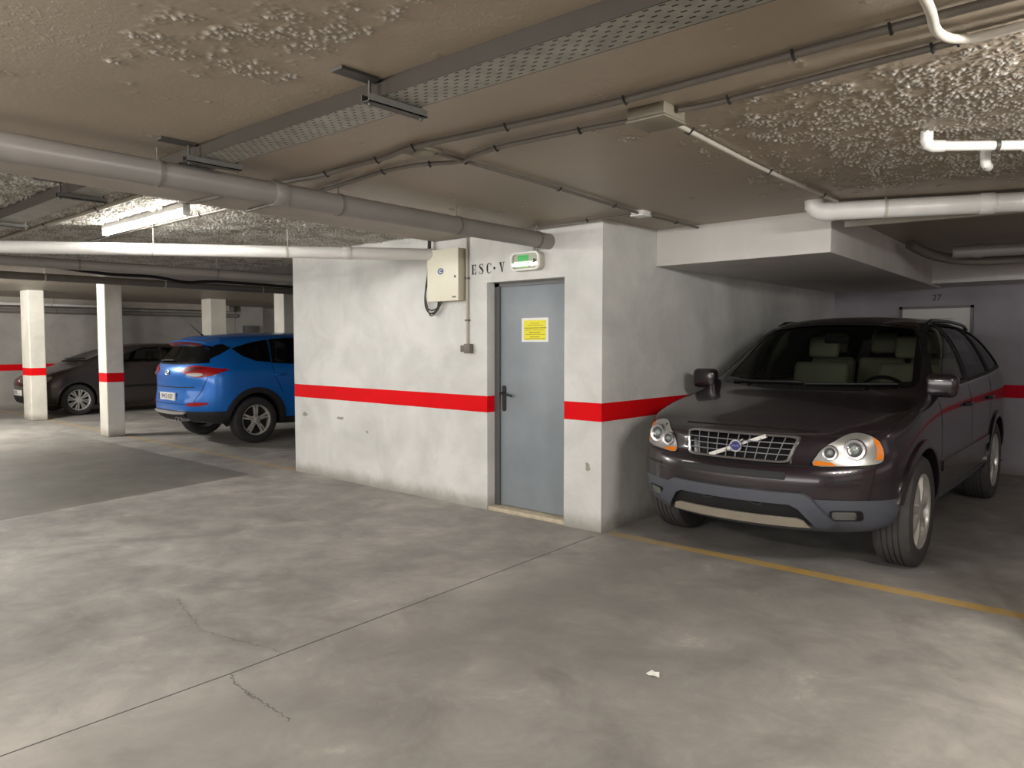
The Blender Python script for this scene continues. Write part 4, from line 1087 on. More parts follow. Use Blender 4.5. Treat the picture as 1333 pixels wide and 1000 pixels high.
    mb.build('grille_uprights', M_grill, gr)
    mb = MB(); a = gh(-.175, zb+.010, .026); b = gh(.175, zt-.010, .026); dv = (b-a).normalized(); up = V((0, -1, 0)); sd = dv.cross(up).normalized()
    mb.add([a-sd*.012, a+sd*.012, b+sd*.012, b-sd*.012] + [p + V((0, .018, 0)) for p in (a-sd*.012, a+sd*.012, b+sd*.012, b-sd*.012)], [(0, 1, 2, 3), (4, 7, 6, 5), (0, 4, 5, 1), (1, 5, 6, 2), (2, 6, 7, 3), (3, 7, 4, 0)])
    mb.build('diagonal_bar', M_satin, gr, smooth=False)
    e = gh(0, (zt+zb)/2, .03)
    mb = MB(); mb.lathe([(.0, 0), (.030, 0)], 32, 'y', Matrix.Translation(e)); mb.build('badge_disc', M_badge, gr)
    mb = MB(); mb.lathe([(.030, .004), (.030, -.004), (.040, -.004), (.040, .004)], 32, 'y', Matrix.Translation(e), close=True)
    ar = e + V((.036, -.002, .036)); mb.tube([ar - V((.01, 0, .01)), ar + V((.012, 0, .012))], .005, 8); mb.build('badge_ring', M_chrome, gr)
    mb = MB(); mb.box(e.x-.036, e.x+.036, e.y-.006, e.y-.001, e.z-.009, e.z+.009); mb.build('badge_bar', M_badge, gr, smooth=False)
    text('badge_lettering', 'VOLVO', .016, facing((e.x, e.y-.0065, e.z)), M_chrome, gr, .0005)
    # headlights
    hp3 = [(.465, -.80, .712), (.485, -.79, .775), (.525, -.78, .825), (.58, -.765, .862), (.64, -.74, .900), (.70, -.70, .918), (.755, -.65, .908), (.79, -.58, .875), (.805, -.55, .83), (.81, -.53, .78), (.80, -.56, .738), (.74, -.67, .722), (.62, -.75, .714)]
    DX = (-.34, .94, 0)
    def sc3(P, k): 
        cx = sum((V(p) for p in P), V())/len(P); return [tuple(cx + (V(p)-cx)*k) for p in P]
    for sg in (1, -1):
        hl = bpy.data.objects.new('headlight', None); C.objects.link(hl); hl.parent = R
        dx = (DX[0]*sg, DX[1], 0); mir = lambda P: [(sg*p[0], p[1], p[2]) for p in P]
        c.patch('lamp_surround', mir(spl(hp3, 3)), dx, M_blk, .003, .006, mir(spl(sc3(hp3, .95), 3)), hl, .03)
        c.patch('lamp_bowl', mir(spl(sc3(hp3, .955), 3)), dx, M_lampc, .004, 0, None, hl, .03)
        am = [(.475, -.80, .718), (.482, -.79, .745), (.57, -.765, .738), (.60, -.75, .720)]
        c.patch('amber_strip', mir(am), dx, M_amber, .008, .004, None, hl, .03)
        am2 = [(.765, -.625, .893), (.79, -.58, .868), (.803, -.55, .82), (.803, -.55, .76), (.778, -.60, .755), (.782, -.60, .82)]
        c.patch('amber_corner', mir(am2), dx, M_amber, .008, .004, None, hl, .02)
        d, u, v = c.frame(dx)
        for (x, y, z, rr) in ((.69, -.71, .818, .060), (.565, -.77, .795, .043)):
            p2 = c.uv([(sg*x, y, z)], dx)[0]; h, nn = c.hit(p2, dx); o = h - d*.012
            fw_ = (V((0, -1, 0)) + nn*.35).normalized(); rot = (-fw_).to_track_quat('Y', 'Z').to_matrix().to_4x4(); T = Matrix.Translation(o + fw_*.006) @ rot
            mb = MB(); mb.lathe([(rr*.62, 0), (rr*.75, -.010), (rr, -.012), (rr*1.08, .0), (rr*1.1, .015)], 32, 'y', T); mb.build('lamp_ring', M_chrome, hl)
            mb = MB(); mb.lathe([(rr*.62, .0), (rr*.45, .006), (.0, .008)], 32, 'y', T); mb.build('lamp_inner', M_lampd, hl)
            mb = MB(); mb.lathe([(rr*.42, .004), (rr*.36, -.008), (rr*.2, -.014), (0, -.016)], 24, 'y', T); mb.build('projector', M_lens, hl)
        c.patch('lamp_cover', mir(spl(sc3(hp3, .97), 3)), dx, M_glc, .030, 0, None, hl, .03)
    # bumper details
    up_ = rrect(-.37, .33, .622, .668, .012); c.patch('upper_intake', up_, 'y', M_mblk, .004, .0, None, None, .03)
    c.strip('intake_bar', [(-.35, .646), (.31, .646)], .007, 'y', M_trimd, .006, .0)
    c.strip('bumper_crease', [(-.74, .708), (-.4, .708), (0, .706), (.4, .708), (.74, .708)], .008, 'y', M_seam, .002)
    for sg in (1, -1): c.strip('washer_slot', [(sg*.58, .625), (sg*.74, .627)], .016, 'y', M_mblk, .004)
    cb_ = [(-.47, .530), (-.43, .550), (.43, .550), (.47, .530), (.60, .37), (.58, .32), (.52, .31), (.41, .455), (.36, .478), (-.36, .478), (-.41, .455), (-.52, .31), (-.58, .32), (-.60, .37)]
    c.patch('bumper_guard', cb_, 'y', M_clad, .035, .045, None, None, .035)
    li = [(-.36, .475), (.36, .475), (.41, .45), (.50, .35), (-.50, .35), (-.41, .45)]; c.patch('lower_intake', li, 'y', M_mblk, .008, 0, None, None, .05)
    sk = [(-.43, .378), (-.39, .392), (.39, .392), (.43, .378), (.46, .330), (-.46, .330)]; c.patch('skid_plate', sk, 'y', M_skid, .03, .03, None, None, .05)
    for sg in (1, -1):
        fl = bpy.data.objects.new('fog_lamp', None); C.objects.link(fl); fl.parent = R
        c.patch('fog_recess', [(sg*x, z) for x, z in rrect(.565, .725, .388, .452, .02)], 'y', M_mblk, .008, .004, None, fl, .03)
        c.patch('fog_glass', [(sg*x, z) for x, z in rrect(.58, .695, .396, .446, .014)], 'y', M_lampd, .016, .006, None, fl, .03)
    # mirrors, rails, wipers
    for sg in (1, -1): mirror(c, .825, .55, 1.165, M_suv, sg, .205, .165, .12)
    for sg in (1, -1):
        pts = [c.hit((sg*(.60 - .012*max(0, y-2.2)), y), 'z')[0] for y in [1.42 + .125*q for q in range(15)]]
        mb = MB(); mb.tube([p + V((0, 0, .004 if q in (0, 14) else .028)) for q, p in enumerate(pts)], .015, 10); mb.build('roof_rail', M_blk, R)
    for x0, x1 in ((-.62, -.02), (.02, .62)):
        mb = MB(); pts = []
        for i in range(9):
            x = x0 + (x1-x0)*i/8; h, _ = c.hit((x, 1.150 + .012*(i/8)), 'y'); pts.append(h + V((0, -.012, .006)))
        mb.tube(pts, .008, 6); mb.build('wiper', M_mblk, R)
    # cabin
    for x in (-.38, .38): seat(c, x, 1.52, .62)
    for x in (-.46, 0, .46): seat(c, x, 2.10, .66, .21, 'rear_seat')
    mb = MB(); mb.box(-.76, .76, .72, 1.02, .72, 1.075); mb.build('dashboard', M_trimd, R, bevel=.07, seg=3)
    sw = bpy.data.objects.new('steering_wheel', None); C.objects.link(sw); sw.parent = R; sw.location = (.38, 1.12, 1.03); sw.rotation_euler = (math.radians(-62), 0, 0)
    mb = MB(); mb.tube([(.185*math.cos(2*PI*k/28), .185*math.sin(2*PI*k/28), 0) for k in range(28)], .015, 8, closed=True); mb.build('steering_rim', M_trimd, sw)
    mb = MB(); mb.box(-.07, .07, -.05, .05, -.03, .01); mb.box(-.18, .18, -.02, .02, -.015, .0); mb.build('steering_hub', M_trimd, sw, bevel=.012)
    mb = MB(); mb.box(-.78, .78, .60, 3.3, .42, .50); mb.build('cabin_floor', M_trimd, R)
    for sg in (1, -1):
        mb = MB(); mb.box(sg*.815 if sg > 0 else -.835, .835 if sg > 0 else -.815, .75, 2.6, .52, 1.10); mb.build('door_card', M_beige, R)
    mb = MB(); mb.box(-.10, .10, 1.10, 1.13, 1.46, 1.52); mb.build('inside_mirror', M_mblk, R, bevel=.012)
    mb = MB(); mb.box(-.52, .52, -.6, .3, .36, .80); mb.build('engine_bay', M_mblk, R)
    # tail lamps
    for sg in (1, -1):
        c.patch('tail_light', [(sg*x, z) for x, z in ((.70, .98), (.84, .98), (.83, 1.18), (.72, 1.42), (.64, 1.50), (.66, 1.25))], 'y-', M_red, .01, .012, None, None, .05)
    for y, in ((AX0,), (AX1,)):
        for sg in (1, -1): wheel(R, sg*.915, y, .366, .235, .245, sg, 'seven', M_rub)
    return c
build_suv()
# ---------------------------------------------------------------- the blue crossover
blue_st = [
 S(-.62, [(.70, .26), (.78, .34), (.81, .48), (.82, .62), (.81, .72), (.80, .80), (.78, .87), (.74, .91, .02), (.66, .94, .04)], [(.44, .95, -.02), (.22, .955, -.05), (0, .96, -.06)]),
 S(-.40, [(.80, .26), (.87, .36), (.895, .50), (.90, .66), (.895, .78), (.885, .87), (.86, .95), (.79, .985), (.70, 1.0)], [(.45, 1.01), (.22, 1.015), (0, 1.02)]),
 S(0, [(.82, .26), (.885, .36), (.912, .50), (.917, .68), (.912, .82), (.90, .93), (.87, 1.01), (.79, 1.035), (.70, 1.04)], [(.45, 1.055), (.22, 1.065), (0, 1.07)]),
 S(.36, [(.82, .24), (.885, .34), (.908, .50), (.915, .70), (.912, .85), (.90, .96), (.875, 1.06), (.80, 1.075), (.72, 1.08)], [(.47, 1.10, -.06), (.23, 1.11, -.11), (0, 1.115, -.13)]),
 S(.55, [(.82, .23), (.88, .33), (.905, .50), (.915, .70), (.912, .86), (.90, .97), (.875, 1.08), (.80, 1.14), (.72, 1.18)], [(.47, 1.20, -.06), (.23, 1.21, -.11), (0, 1.215, -.13)]),
 S(1.0, [(.82, .23), (.88, .33), (.905, .50), (.915, .70), (.912, .87), (.90, .99), (.875, 1.10), (.78, 1.32), (.68, 1.46)], [(.45, 1.48, -.06), (.22, 1.49, -.1), (0, 1.495, -.12)]),
 S(1.30, [(.82, .23), (.88, .33), (.905, .50), (.915, .70), (.912, .87), (.90, .99), (.875, 1.11), (.76, 1.38), (.64, 1.56)], [(.43, 1.60, -.04), (.22, 1.615, -.08), (0, 1.62, -.1)]),
 S(1.75, [(.82, .23), (.88, .33), (.905, .50), (.915, .70), (.912, .88), (.902, 1.0), (.88, 1.12), (.76, 1.40), (.635, 1.595)], [(.42, 1.63), (.21, 1.645), (0, 1.65)]),
 S(2.2, [(.82, .24), (.885, .34), (.91, .50), (.918, .70), (.916, .88), (.908, 1.01), (.885, 1.14), (.75, 1.40), (.63, 1.585)], [(.42, 1.62), (.21, 1.635), (0, 1.64)]),
 S(2.67, [(.82, .27), (.885, .37), (.915, .51), (.922, .70), (.92, .88), (.915, 1.02), (.885, 1.16), (.74, 1.39), (.61, 1.565)], [(.41, 1.60), (.20, 1.61), (0, 1.615)]),
 S(3.0, [(.80, .29), (.875, .38), (.905, .51), (.915, .69), (.915, .88), (.91, 1.03), (.87, 1.16), (.715, 1.38, -.02), (.59, 1.54, -.02)], [(.40, 1.575), (.20, 1.585), (0, 1.59)]),
 S(3.30, [(.74, .32), (.82, .40), (.865, .52), (.88, .68), (.875, .87), (.865, 1.03), (.82, 1.15, -.02), (.665, 1.34, -.12), (.56, 1.49, -.14)], [(.38, 1.54, -.06), (.19, 1.555, -.04), (0, 1.56, -.03)]),
]
blue_front = [fr(.25, (-.80, -.78, -.72)), fr(.34, (-.88, -.86, -.77)), fr(.48, (-.90, -.88, -.79)), fr(.62, (-.90, -.88, -.78)), fr(.72, (-.90, -.87, -.77)), fr(.80, (-.89, -.86, -.76)), fr(.87, (-.87, -.84, -.74)), fr(.91, (-.82, -.80, -.70)), fr(.95, (-.72, -.7, -.66))]
blue_rear = [fr(.32, (3.46, 3.44, 3.40)), fr(.40, (3.54, 3.53, 3.46)), fr(.52, (3.60, 3.58, 3.51)), fr(.66, (3.595, 3.575, 3.50)), fr(.80, (3.545, 3.53, 3.47)),
             fr(.985, (3.58, 3.56, 3.49)), fr(1.15, (3.535, 3.52, 3.45), (1.16, 1.16, 1.155)), fr(1.34, (3.36, 3.345, 3.28)), fr(1.50, (3.27, 3.26, 3.20), (1.51, 1.505, 1.49))]
def build_blue():
    c = Car('crossover', (-7.69, 3.64, 0), PI, 'bright blue crossover parked nose in, its rear beside the white wall', blue_st, blue_front, blue_rear, M_bluep, 4)
    R = c.root; ZC, AR = .345, .405
    g1 = [(.70, 1.13), (1.20, 1.46), (1.40, 1.53), (1.66, 1.545), (1.62, 1.145)]
    g2 = [(1.70, 1.15), (1.74, 1.545), (2.05, 1.54), (2.30, 1.52), (2.36, 1.195)]
    g3 = [(2.42, 1.20), (2.37, 1.51), (2.60, 1.475), (2.82, 1.42), (2.92, 1.385), (2.80, 1.285), (2.64, 1.22)]
    ws = [(0, 1.14), (.4, 1.145), (.68, 1.17), (.61, 1.46), (.55, 1.53), (.3, 1.56), (0, 1.57)]
    wsp = ws + [(-x, z) for x, z in ws[::-1][1:-1]]
    rg = [(-.70, 1.20), (-.4, 1.18), (0, 1.175), (.4, 1.18), (.70, 1.20), (.66, 1.26), (.57, 1.37), (.52, 1.425), (-.52, 1.425), (-.57, 1.37), (-.66, 1.26)]
    for g in (g1, g2, g3): c.cut(g, 'x'); c.cut(g, 'x-')
    c.cut(wsp, 'y'); c.cut(rg, 'y-')
    for y in (0, 2.67):
        for a in ('x', 'x-'): c.cut(circ(y, ZC, AR), a)
    def low(p):
        if p.y > 2.9: return p.z < .50
        return p.z < .36
    mb = c.split(low, [((0, 0, .50), (0, 0, 1)), ((0, 0, .36), (0, 0, 1)), ((0, 2.9, 0), (0, 1, 0))]); mb.build('lower_cladding', M_cladb, R, ang=50)
    body = c.finish(); md = body.modifiers.new('skin', 'SOLIDIFY'); md.thickness = .025; md.offset = -1
    c.patch('windscreen', wsp, 'y', M_gld, -.006, 0, None, None, .06)
    for a in ('x', 'x-'):
        for g, nm in ((g1, 'front_door_glass'), (g2, 'rear_door_glass'), (g3, 'quarter_glass')):
            c.patch(nm, g, a, M_gld, -.006, 0, None, None, .06)
        fr_ = [(.66, 1.115), (1.18, 1.475), (1.40, 1.555), (1.75, 1.57), (2.10, 1.56), (2.40, 1.53), (2.65, 1.49), (2.86, 1.43), (2.97, 1.385), (2.83, 1.265), (2.66, 1.20), (2.4, 1.175), (1.7, 1.13)]
        for g in (g1, g2, g3):
            cx = sum(p[0] for p in g)/len(g); cy = sum(p[1] for p in g)/len(g)
            c.patch('window_seal', [(cx+(p[0]-cx)*1.09, cy+(p[1]-cy)*1.10) for p in g], a, M_blk, .004, .012, [(cx+(p[0]-cx)*.97, cy+(p[1]-cy)*.96) for p in g])
    c.patch('rear_glass', rg, 'y-', M_gld, -.006, 0, None, None, .06)
    gx = [(p[0]*1.05, 1.30+(p[1]-1.30)*1.12) for p in rg]; hx_ = [(p[0]*.97, 1.30+(p[1]-1.30)*.93) for p in rg]
    c.patch('rear_seal', gx, 'y-', M_blk, .003, .01, hx_)
    for y in (0, 2.67):
        arch(c, y, ZC, AR, M_cladb, .075, .018, a0=-8, a1=188); well(c, y, ZC, AR+.01, .52, .89)
    for sg in (1, -1):
        c.patch('pillar_trim', [(sg*p[0], p[1], p[2]) for p in ((.60, 3.42, 1.195), (.54, 3.20, 1.44), (.62, 3.02, 1.455), (.74, 2.98, 1.40), (.72, 3.12, 1.31), (.68, 3.30, 1.22))], (-.75*sg, -.66, 0), M_blk, .006, .008, None, None, .03)
    # spoiler with the high brake light
    sp_ = empty('spoiler'); sp_.parent = R
    mb = MB(); top = []; n = 13
    for i in range(n):
        u = -1 + 2*i/(n-1); x = u*.60; e = 1 - .28*abs(u)**3
        y0, y1 = 3.06, 3.06 + .275*e; zt = 1.545 - .035*u*u; zb = 1.462 - .02*u*u
        top.append([(x, y0, zt+.015), (x, y1, zt-.035), (x, y1+.012, zt-.052), (x, y1-.03, zb-.012), (x, y0+.12, zb-.02), (x, y0, zb)])
    v = [p for r in top for p in r]; m = 6
    mb.add(v, [(i*m+k, (i+1)*m+k, (i+1)*m+(k+1) % m, i*m+(k+1) % m) for i in range(n-1) for k in range(m)] + [tuple(range(m)), tuple((n-1)*m+k for k in reversed(range(m)))])
    mb.build('spoiler_wing', M_bluep, sp_, ang=30)
    mb = MB()
    P = []
    for i in range(11):
        u = -1 + 2*i/10; x = u*.50; e = 1 - .28*abs(u*.83)**3; y = 3.06 + .275*e; zt = 1.545 - .035*(u*.83)**2
        P.append([(x, y+.015, zt-.056), (x, y-.018, zt-.098)])
    mb.add([p for r in P for p in r], [(2*i, 2*i+2, 2*i+3, 2*i+1) for i in range(10)]); mb.build('high_brake_light', M_redd, sp_)
    # lamps
    tl = [(.36, 3.55, 1.075), (.46, 3.55, 1.115), (.58, 3.53, 1.145), (.70, 3.49, 1.150), (.80, 3.42, 1.135), (.88, 3.25, 1.11), (.90, 3.10, 1.10), (.88, 3.20, 1.055), (.83, 3.33, 1.005), (.74, 3.47, .985), (.62, 3.53, .99), (.48, 3.56, 1.03)]
    dx = (-.55, -.835, 0)
    for sg in (1, -1):
        t = empty('tail_light'); t.parent = R; mir = lambda Q: [(sg*p[0], p[1], p[2]) for p in Q]; dd = (dx[0]*sg, dx[1], 0)
        c.patch('lamp_lens', mir(spl(tl, 3)), dd, M_red, .012, .012, None, t, .03)
        c.patch('clear_section', mir(spl([(.50, 3.55, 1.025), (.62, 3.53, 1.045), (.74, 3.47, 1.045), (.77, 3.44, 1.02), (.72, 3.48, .998), (.62, 3.53, 1.0)], 3)), dd, M_lampc, .016, .004, None, t, .03)
        c.patch('dark_section', mir(spl([(.42, 3.55, 1.08), (.56, 3.53, 1.12), (.70, 3.49, 1.13), (.80, 3.42, 1.115), (.70, 3.49, 1.09), (.56, 3.53, 1.07)], 3)), dd, M_redd, .016, .004, None, t, .03)
        c.patch('reflector', [(sg*x, z) for x, z in spl([(.50, .60), (.56, .625), (.68, .632), (.78, .63), (.77, .595), (.66, .575), (.54, .578)], 3)], 'y-', M_red, .010, .010, None, None, .03)
    # badge, plate, tailgate lines
    e = c.hit((0, 1.045), 'y-')[0] + V((0, .012, 0))
    mb = MB(); mb.tube([e + V((.062*math.cos(2*PI*k/28), 0, .032*math.sin(2*PI*k/28))) for k in range(28)], .006, 8, closed=True)
    for s_ in (-1, 1): mb.tube([e + V((s_*.030-.008, 0, -.026)), e + V((s_*.030+.010, 0, .026))], .006, 8)
    mb.tube([e + V((-.030, 0, -.006)), e + V((.0, 0, .002)), e + V((.030, 0, .006))], .005, 8); mb.build('badge', M_chrome, R)
    c.patch('plate_recess', rrect(-.36, .36, .62, .79, .05), 'y-', M_bluep, .001, 0, None, None, .04)
    c.strip('tailgate_gap', [(-.78, .97), (-.72, .80), (-.60, .60), (.60, .60), (.72, .80), (.78, .97)], .008, 'y-', M_seam, .002)
    c.strip('tailgate_crease', [(-.62, .845), (-.3, .835), (.3, .835), (.62, .845)], .014, 'y-', M_seam, .003)
    py = c.hit((0, .70), 'y-')[0].y + .012
    np_ = empty('number_plate', (0, py, .70)); np_.parent = R
    mb = MB(); mb.box(-.26, .26, -.02, .0, -.056, .056); mb.build('plate', M_plate, np_, bevel=.006)
    mb = MB(); mb.box(.218, .256, .0005, .001, -.052, .052); mb.build('country_band', M_badge, np_, smooth=False)
    text('plate_lettering', '9442 KBY', .098, Matrix.Translation((-.02, .001, 0)) @ Matrix.Rotation(PI, 4, 'Z') @ Matrix.Rotation(PI/2, 4, 'X'), M_ink, np_, .0006, 1.0, .92)
    # bumper, skid plate, exhausts
    c.patch('diffuser', [(-.46, .485), (.46, .485), (.42, .34), (-.42, .34)], 'y-', M_mblk, .02, .02, None, None, .05)
    c.patch('skid_plate', [(-.50, .492), (.50, .492), (.44, .455), (.2, .445), (-.2, .445), (-.44, .455)], 'y-', M_satin, .035, .03, None, None, .04)
    for k, x in enumerate((-.40, -.30)):
        mb = MB(); T = Matrix.Translation((x, 3.58, .385)) @ Matrix.Diagonal((1.35, 1, .85, 1))
        mb.lathe([(.036, -.20), (.036, -.01), (.034, 0), (.029, 0), (.028, -.15), (0, -.15)], 24, 'y', T); mb.build('exhaust_tip', M_chrome, R)
    # wiper, antenna, gaps, handles, mirrors
    mb = MB(); mb.tube([c.hit((x, 1.205 + .01*math.cos(x*3)), 'y-')[0] + V((0, .014, .004)) for x in [-.05 + .06*i for i in range(9)]], .010, 8); mb.build('rear_wiper', M_mblk, R)
    ab = c.hit((0, 3.02), 'z')[0]
    mb = MB(); mb.tube([ab, ab + V((0, .03, .02)), ab + V((.0, .20, .17))], [.018, .007, .004], 8); mb.build('antenna', M_mblk, R)
    for pl in ([(.52, 1.05), (.50, .75), (.52, .36)], [(1.66, 1.13), (1.66, .6), (1.64, .36)], [(2.40, 1.18), (2.36, .98), (2.24, .72)]): c.strip('door_gap', pl, .008, 'x', M_seam, .002, 0, True)
    for sg in (1, -1):
        mirror(c, .90, .70, 1.16, M_bluep, sg, .19, .14, .11)
        for y in (1.45, 2.28):
            h, _ = c.hit((y, 1.0), 'x' if sg > 0 else 'x-'); x = h.x
            mb = MB(); mb.tube([(x, y-.09, 1.0), (x+sg*.03, y-.06, 1.0), (x+sg*.03, y+.06, 1.005), (x, y+.09, 1.005)], .013, 10); mb.build('door_handle', M_bluep, R)
        hp = [(.48, .80), (.60, .83), (.74, .86), (.77, .83), (.72, .77), (.58, .745)]
        c.patch('headlight', [(sg*x, z) for x, z in spl(hp, 3)], 'y', M_lampc, .01, .012, None, None, .04)
        for y in (0, 2.67): wheel(R, sg*.905, y, .344, .225, .222, sg, 'twin', M_rubd)
    c.patch('grille', [(-.46, .80), (.46, .80), (.36, .54), (-.36, .54)], 'y', M_blk, .01, .012, None, None, .05)
    for x in (-.37, .37): seat(c, x, 1.45, .50)
    for x in (-.44, 0, .44): seat(c, x, 1.95, .55, .20, 'rear_seat')
    mb = MB(); mb.box(-.74, .74, .75, 1.0, .70, 1.04); mb.build('dashboard', M_trimd, R, bevel=.06)
    mb = MB(); mb.box(-.76, .76, .55, 3.3, .38, .46); mb.build('cabin_floor', M_trimd, R)
    return c
build_blue()

# ---------------------------------------------------------------- the dark hatchback
dk_st = [
 S(-.58, [(.64, .22), (.72, .30), (.76, .42), (.77, .54), (.76, .62), (.75, .68), (.73, .74), (.69, .79, .02), (.62, .82, .05)], [(.42, .84), (.21, .85), (0, .855)]),
 S(-.36, [(.74, .20), (.80, .29), (.835, .42), (.845, .56), (.84, .68), (.83, .76), (.80, .84), (.73, .885), (.64, .90)], [(.42, .915), (.21, .925), (0, .93)]),
 S(-.06, [(.76, .18), (.825, .28), (.86, .42), (.87, .60), (.865, .74), (.855, .85), (.82, .94), (.74, .965), (.65, .975)], [(.43, .99), (.21, 1.0), (0, 1.005)]),
 S(.12, [(.76, .18), (.825, .28), (.86, .42), (.87, .62), (.865, .78), (.86, .90), (.83, 1.0), (.755, 1.03), (.68, 1.045)], [(.45, 1.06, -.08), (.22, 1.07, -.14), (0, 1.075, -.16)]),
 S(.36, [(.76, .18), (.825, .28), (.86, .42), (.87, .62), (.865, .79), (.86, .92), (.835, 1.03), (.75, 1.12), (.67, 1.17)], [(.44, 1.19, -.08), (.22, 1.20, -.14), (0, 1.205, -.16)]),
 S(.84, [(.76, .18), (.825, .28), (.86, .42), (.87, .62), (.867, .80), (.86, .93), (.84, 1.05), (.73, 1.26), (.64, 1.37)], [(.42, 1.40, -.06), (.21, 1.41, -.1), (0, 1.415, -.12)]),
 S(1.25, [(.76, .18), (.825, .28), (.86, .42), (.87, .62), (.867, .80), (.86, .94), (.84, 1.06), (.72, 1.31), (.61, 1.46)], [(.41, 1.50, -.04), (.2, 1.51, -.06), (0, 1.515, -.08)]),
 S(1.9, [(.76, .18), (.825, .28), (.86, .42), (.87, .62), (.867, .80), (.86, .95), (.84, 1.07), (.72, 1.33), (.60, 1.49)], [(.40, 1.525), (.2, 1.535), (0, 1.54)]),
 S(2.6, [(.76, .20), (.825, .30), (.86, .42), (.87, .62), (.867, .80), (.86, .95), (.84, 1.08), (.70, 1.31), (.58, 1.46)], [(.39, 1.495), (.2, 1.505), (0, 1.51)]),
 S(3.05, [(.70, .26), (.77, .34), (.81, .45), (.82, .62), (.815, .80), (.81, .95), (.78, 1.08), (.64, 1.28, -.05), (.54, 1.40, -.1)], [(.37, 1.44, -.06), (.19, 1.45, -.05), (0, 1.455, -.05)]),
]
for q in dk_st:
    if q['y'] > .8:
        q['s'] = [(p[0], p[1] - (.05 if k > 7 else .03 if k > 6 else 0)) + tuple(p[2:]) for k, p in enumerate(q['s'])]
        q['t'] = [(p[0], p[1]-.05) + tuple(p[2:]) for p in q['t']]
dk_front = [fr(.21, (-.78, -.77, -.70)), fr(.29, (-.84, -.83, -.74)), fr(.40, (-.86, -.845, -.76)), fr(.52, (-.865, -.85, -.76)), fr(.60, (-.86, -.845, -.75)), fr(.66, (-.845, -.83, -.74)), fr(.72, (-.82, -.80, -.71)), fr(.77, (-.77, -.75, -.67)), fr(.81, (-.70, -.68, -.62))]
dk_rear = [fr(.28, (3.28, 3.26, 3.2)), fr(.36, (3.33, 3.31, 3.25)), fr(.47, (3.36, 3.34, 3.27)), fr(.62, (3.36, 3.34, 3.27)), fr(.80, (3.33, 3.31, 3.25)), fr(.95, (3.31, 3.29, 3.23)), fr(1.08, (3.27, 3.25, 3.19)), fr(1.28, (3.16, 3.14, 3.09)), fr(1.42, (3.05, 3.04, 3.0))]
def build_dark():
    c = Car('hatchback', (-14.29, .79, 0), 0, 'dark grey hatchback with many-spoked wheels parked behind the columns', dk_st, dk_front, dk_rear, M_dark, 3)
    R = c.root; ZC, AR = .315, .365
    g1 = [(.62, 1.065), (1.0, 1.26), (1.34, 1.37), (1.68, 1.385), (1.64, 1.085)]
    g2 = [(1.72, 1.09), (1.76, 1.385), (2.30, 1.36), (2.46, 1.31), (2.52, 1.11)]
    ws = [(0, 1.10), (.35, 1.10), (.62, 1.12), (.57, 1.33), (.51, 1.375), (.25, 1.41), (0, 1.42)]
    wsp = ws + [(-x, z) for x, z in ws[::-1][1:-1]]
    for g in (g1, g2): c.cut(g, 'x'); c.cut(g, 'x-')
    c.cut(wsp, 'y')
    for y in (0, 2.61):
        for a in ('x', 'x-'): c.cut(circ(y, ZC, AR), a)
    body = c.finish(); md = body.modifiers.new('skin', 'SOLIDIFY'); md.thickness = .025; md.offset = -1
    c.patch('windscreen', wsp, 'y', M_glsheen, -.004, 0, None, None, .08)
    c.patch('windscreen_seal', [(p[0]*1.05, 1.28+(p[1]-1.28)*1.07) for p in wsp], 'y', M_mblk, .004, .01, [(p[0]*.96, 1.28+(p[1]-1.28)*.95) for p in wsp])
    for a in ('x', 'x-'):
        for g, nm in ((g1, 'front_door_glass'), (g2, 'rear_door_glass')):
            c.patch(nm, g, a, M_glm, -.004, 0, None, None, .08)
            cx = sum(p[0] for p in g)/len(g); cy = sum(p[1] for p in g)/len(g)
            c.patch('window_seal', [(cx+(p[0]-cx)*1.07, cy+(p[1]-cy)*1.09) for p in g], a, M_mblk, .004, .01, [(cx+(p[0]-cx)*.96, cy+(p[1]-cy)*.95) for p in g])
    for y in (0, 2.61):
        arch(c, y, ZC, AR, M_dark, .03, .008, a0=-8, a1=188); well(c, y, ZC, AR+.01, .48, .84)
    for sg in (1, -1):
        hl = empty('headlight'); hl.parent = R
        hp = [(.34, -.8, .66), (.46, -.79, .70), (.62, -.72, .755), (.72, -.62, .79), (.77, -.48, .80), (.77, -.5, .73), (.72, -.62, .66), (.58, -.74, .615), (.42, -.79, .61)]
        dx = (-.45*sg, .89, 0); mir = lambda Q: [(sg*p[0], p[1], p[2]) for p in Q]
        c.patch('lamp_bowl', mir(spl(hp, 3)), dx, M_lampc, .006, .006, None, hl, .04)
        c.patch('lamp_cover', mir(spl(hp, 3)), dx, M_glc, .02, 0, None, hl, .04)
        c.patch('fog_lamp', [(sg*x, z) for x, z in rrect(.50, .66, .33, .42, .03)], 'y', M_lampc, .006, .008, None, None, .04)
        mirror(c, .87, .72, 1.08, M_dark, sg, .17, .13, .1)
        for y in (0, 2.61): wheel(R, sg*.865, y, .315, .205, .212, sg, 'many', M_rubd)
        c.strip('side_moulding', [(.45, .56), (1.3, .57), (2.2, .58)], .05, 'x' if sg > 0 else 'x-', M_mblk, .012, .012)
        for y in (1.48, 2.36):
            h, _ = c.hit((y, .93), 'x' if sg > 0 else 'x-'); x = h.x
            mb = MB(); mb.tube([(x, y-.08, .93), (x+sg*.028, y-.05, .93), (x+sg*.028, y+.05, .935), (x, y+.08, .935)], .012, 10); mb.build('door_handle', M_dark, R)
    for pl in ([(.50, 1.02), (.47, .7), (.48, .26)], [(1.68, 1.08), (1.68, .5), (1.66, .26)], [(2.50, 1.10), (2.44, .9), (2.26, .68)]): c.strip('door_gap', pl, .008, 'x', M_seam, .002, 0, True)
    c.patch('upper_grille', rrect(-.30, .30, .60, .665, .03), 'y', M_blk, .008, .01, None, None, .04)
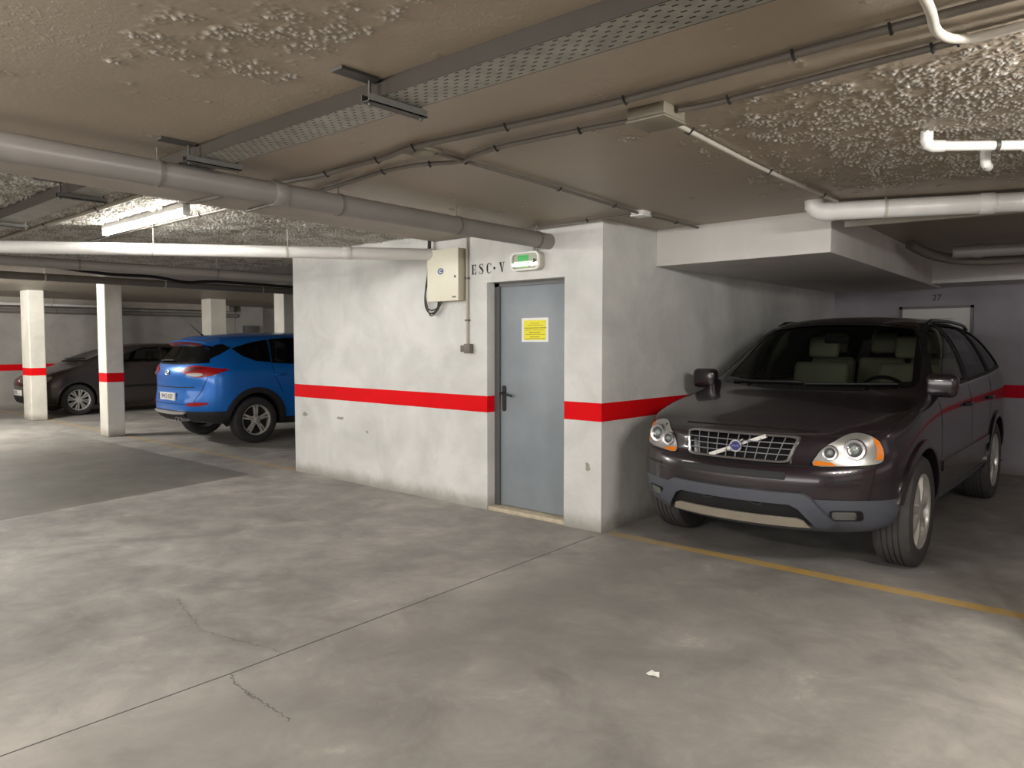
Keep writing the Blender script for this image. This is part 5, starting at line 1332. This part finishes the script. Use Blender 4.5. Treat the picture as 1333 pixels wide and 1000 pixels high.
    c.patch('lower_grille', rrect(-.52, .52, .27, .40, .04), 'y', M_mblk, .008, .01, None, None, .05)
    mb = MB(); e = c.hit((0, .70), 'y')[0]; mb.lathe([(0, -.012), (.04, -.010), (.045, 0)], 20, 'y', Matrix.Translation(e)); mb.build('badge', M_chrome, R)
    py = c.hit((0, .47), 'y')[0].y - .012
    np_ = empty('number_plate', (0, py, .47)); np_.parent = R
    mb = MB(); mb.box(-.26, .26, 0, .02, -.056, .056); mb.build('plate', M_plate, np_, bevel=.006)
    mb = MB(); mb.box(-.256, -.218, -.001, -.0005, -.052, .052); mb.build('country_band', M_badge, np_, smooth=False)
    text('plate_lettering', 'BCX', .10, facing((-.07, -.001, 0)), M_ink, np_, .0006)
    for x0 in (-.55, .02):
        mb = MB(); mb.tube([c.hit((x0+.07*i, 1.125+.004*i), 'y')[0] + V((0, -.012, .006)) for i in range(8)], .008, 6); mb.build('wiper', M_mblk, R)
    for x in (-.35, .35): seat(c, x, 1.45, .40)
    for x in (-.4, .4): seat(c, x, 2.2, .45, .2, 'rear_seat')
    mb = MB(); mb.box(-.70, .70, .62, .95, .62, 1.0); mb.build('dashboard', M_trimd, R, bevel=.06)
    mb = MB(); mb.box(-.70, .70, .5, 3.0, .32, .40); mb.build('cabin_floor', M_trimd, R)
    return c
build_dark()
def unseen_light(x, y, z, L, power, ang=0., n=4, col=(1, .972, .925)):
    for k in range(n):
        d = (k+.5)/n*L - L/2
        ld = bpy.data.lights.new('ceiling_light', 'POINT'); ld.energy = power/n; ld.color = col; ld.shadow_soft_size = .05
        o = bpy.data.objects.new('ceiling_light', ld); C.objects.link(o)
        o.location = (x + d*math.cos(ang), y + d*math.sin(ang), z)
unseen_light(4.0, -1.95, 2.26, 1.4, 170)
unseen_light(.6, -5.4, 2.28, 1.4, 190)
unseen_light(-4.0, -6.5, 2.35, 1.4, 150)  # unseen lamp at a guessed spot, added for ambient light
unseen_light(-10.8, -2.4, 2.40, 1.4, 480)
unseen_light(-12.0, 6.2, 2.40, 1.4, 45)  # unseen, put in as weak fill at the far left
unseen_light(6.5, 2.8, 2.35, 1.4, 12)  # unseen, put in as faint fill beside the bay
# broad unseen fill lights added behind and to the right of the viewer
area((1.5, -9.3, 1.75), 12, 1.1, 225, 0, (1, .98, .96), (PI/2, 0, 0))
area((8.7, -2.5, 1.75), 10, 1.1, 20, PI/2, (.98, .95, 1), (PI/2, 0, 0))
area((-9, -9.3, 1.75), 10, 1.1, 110, 0, (1, .97, .92), (PI/2, 0, 0))
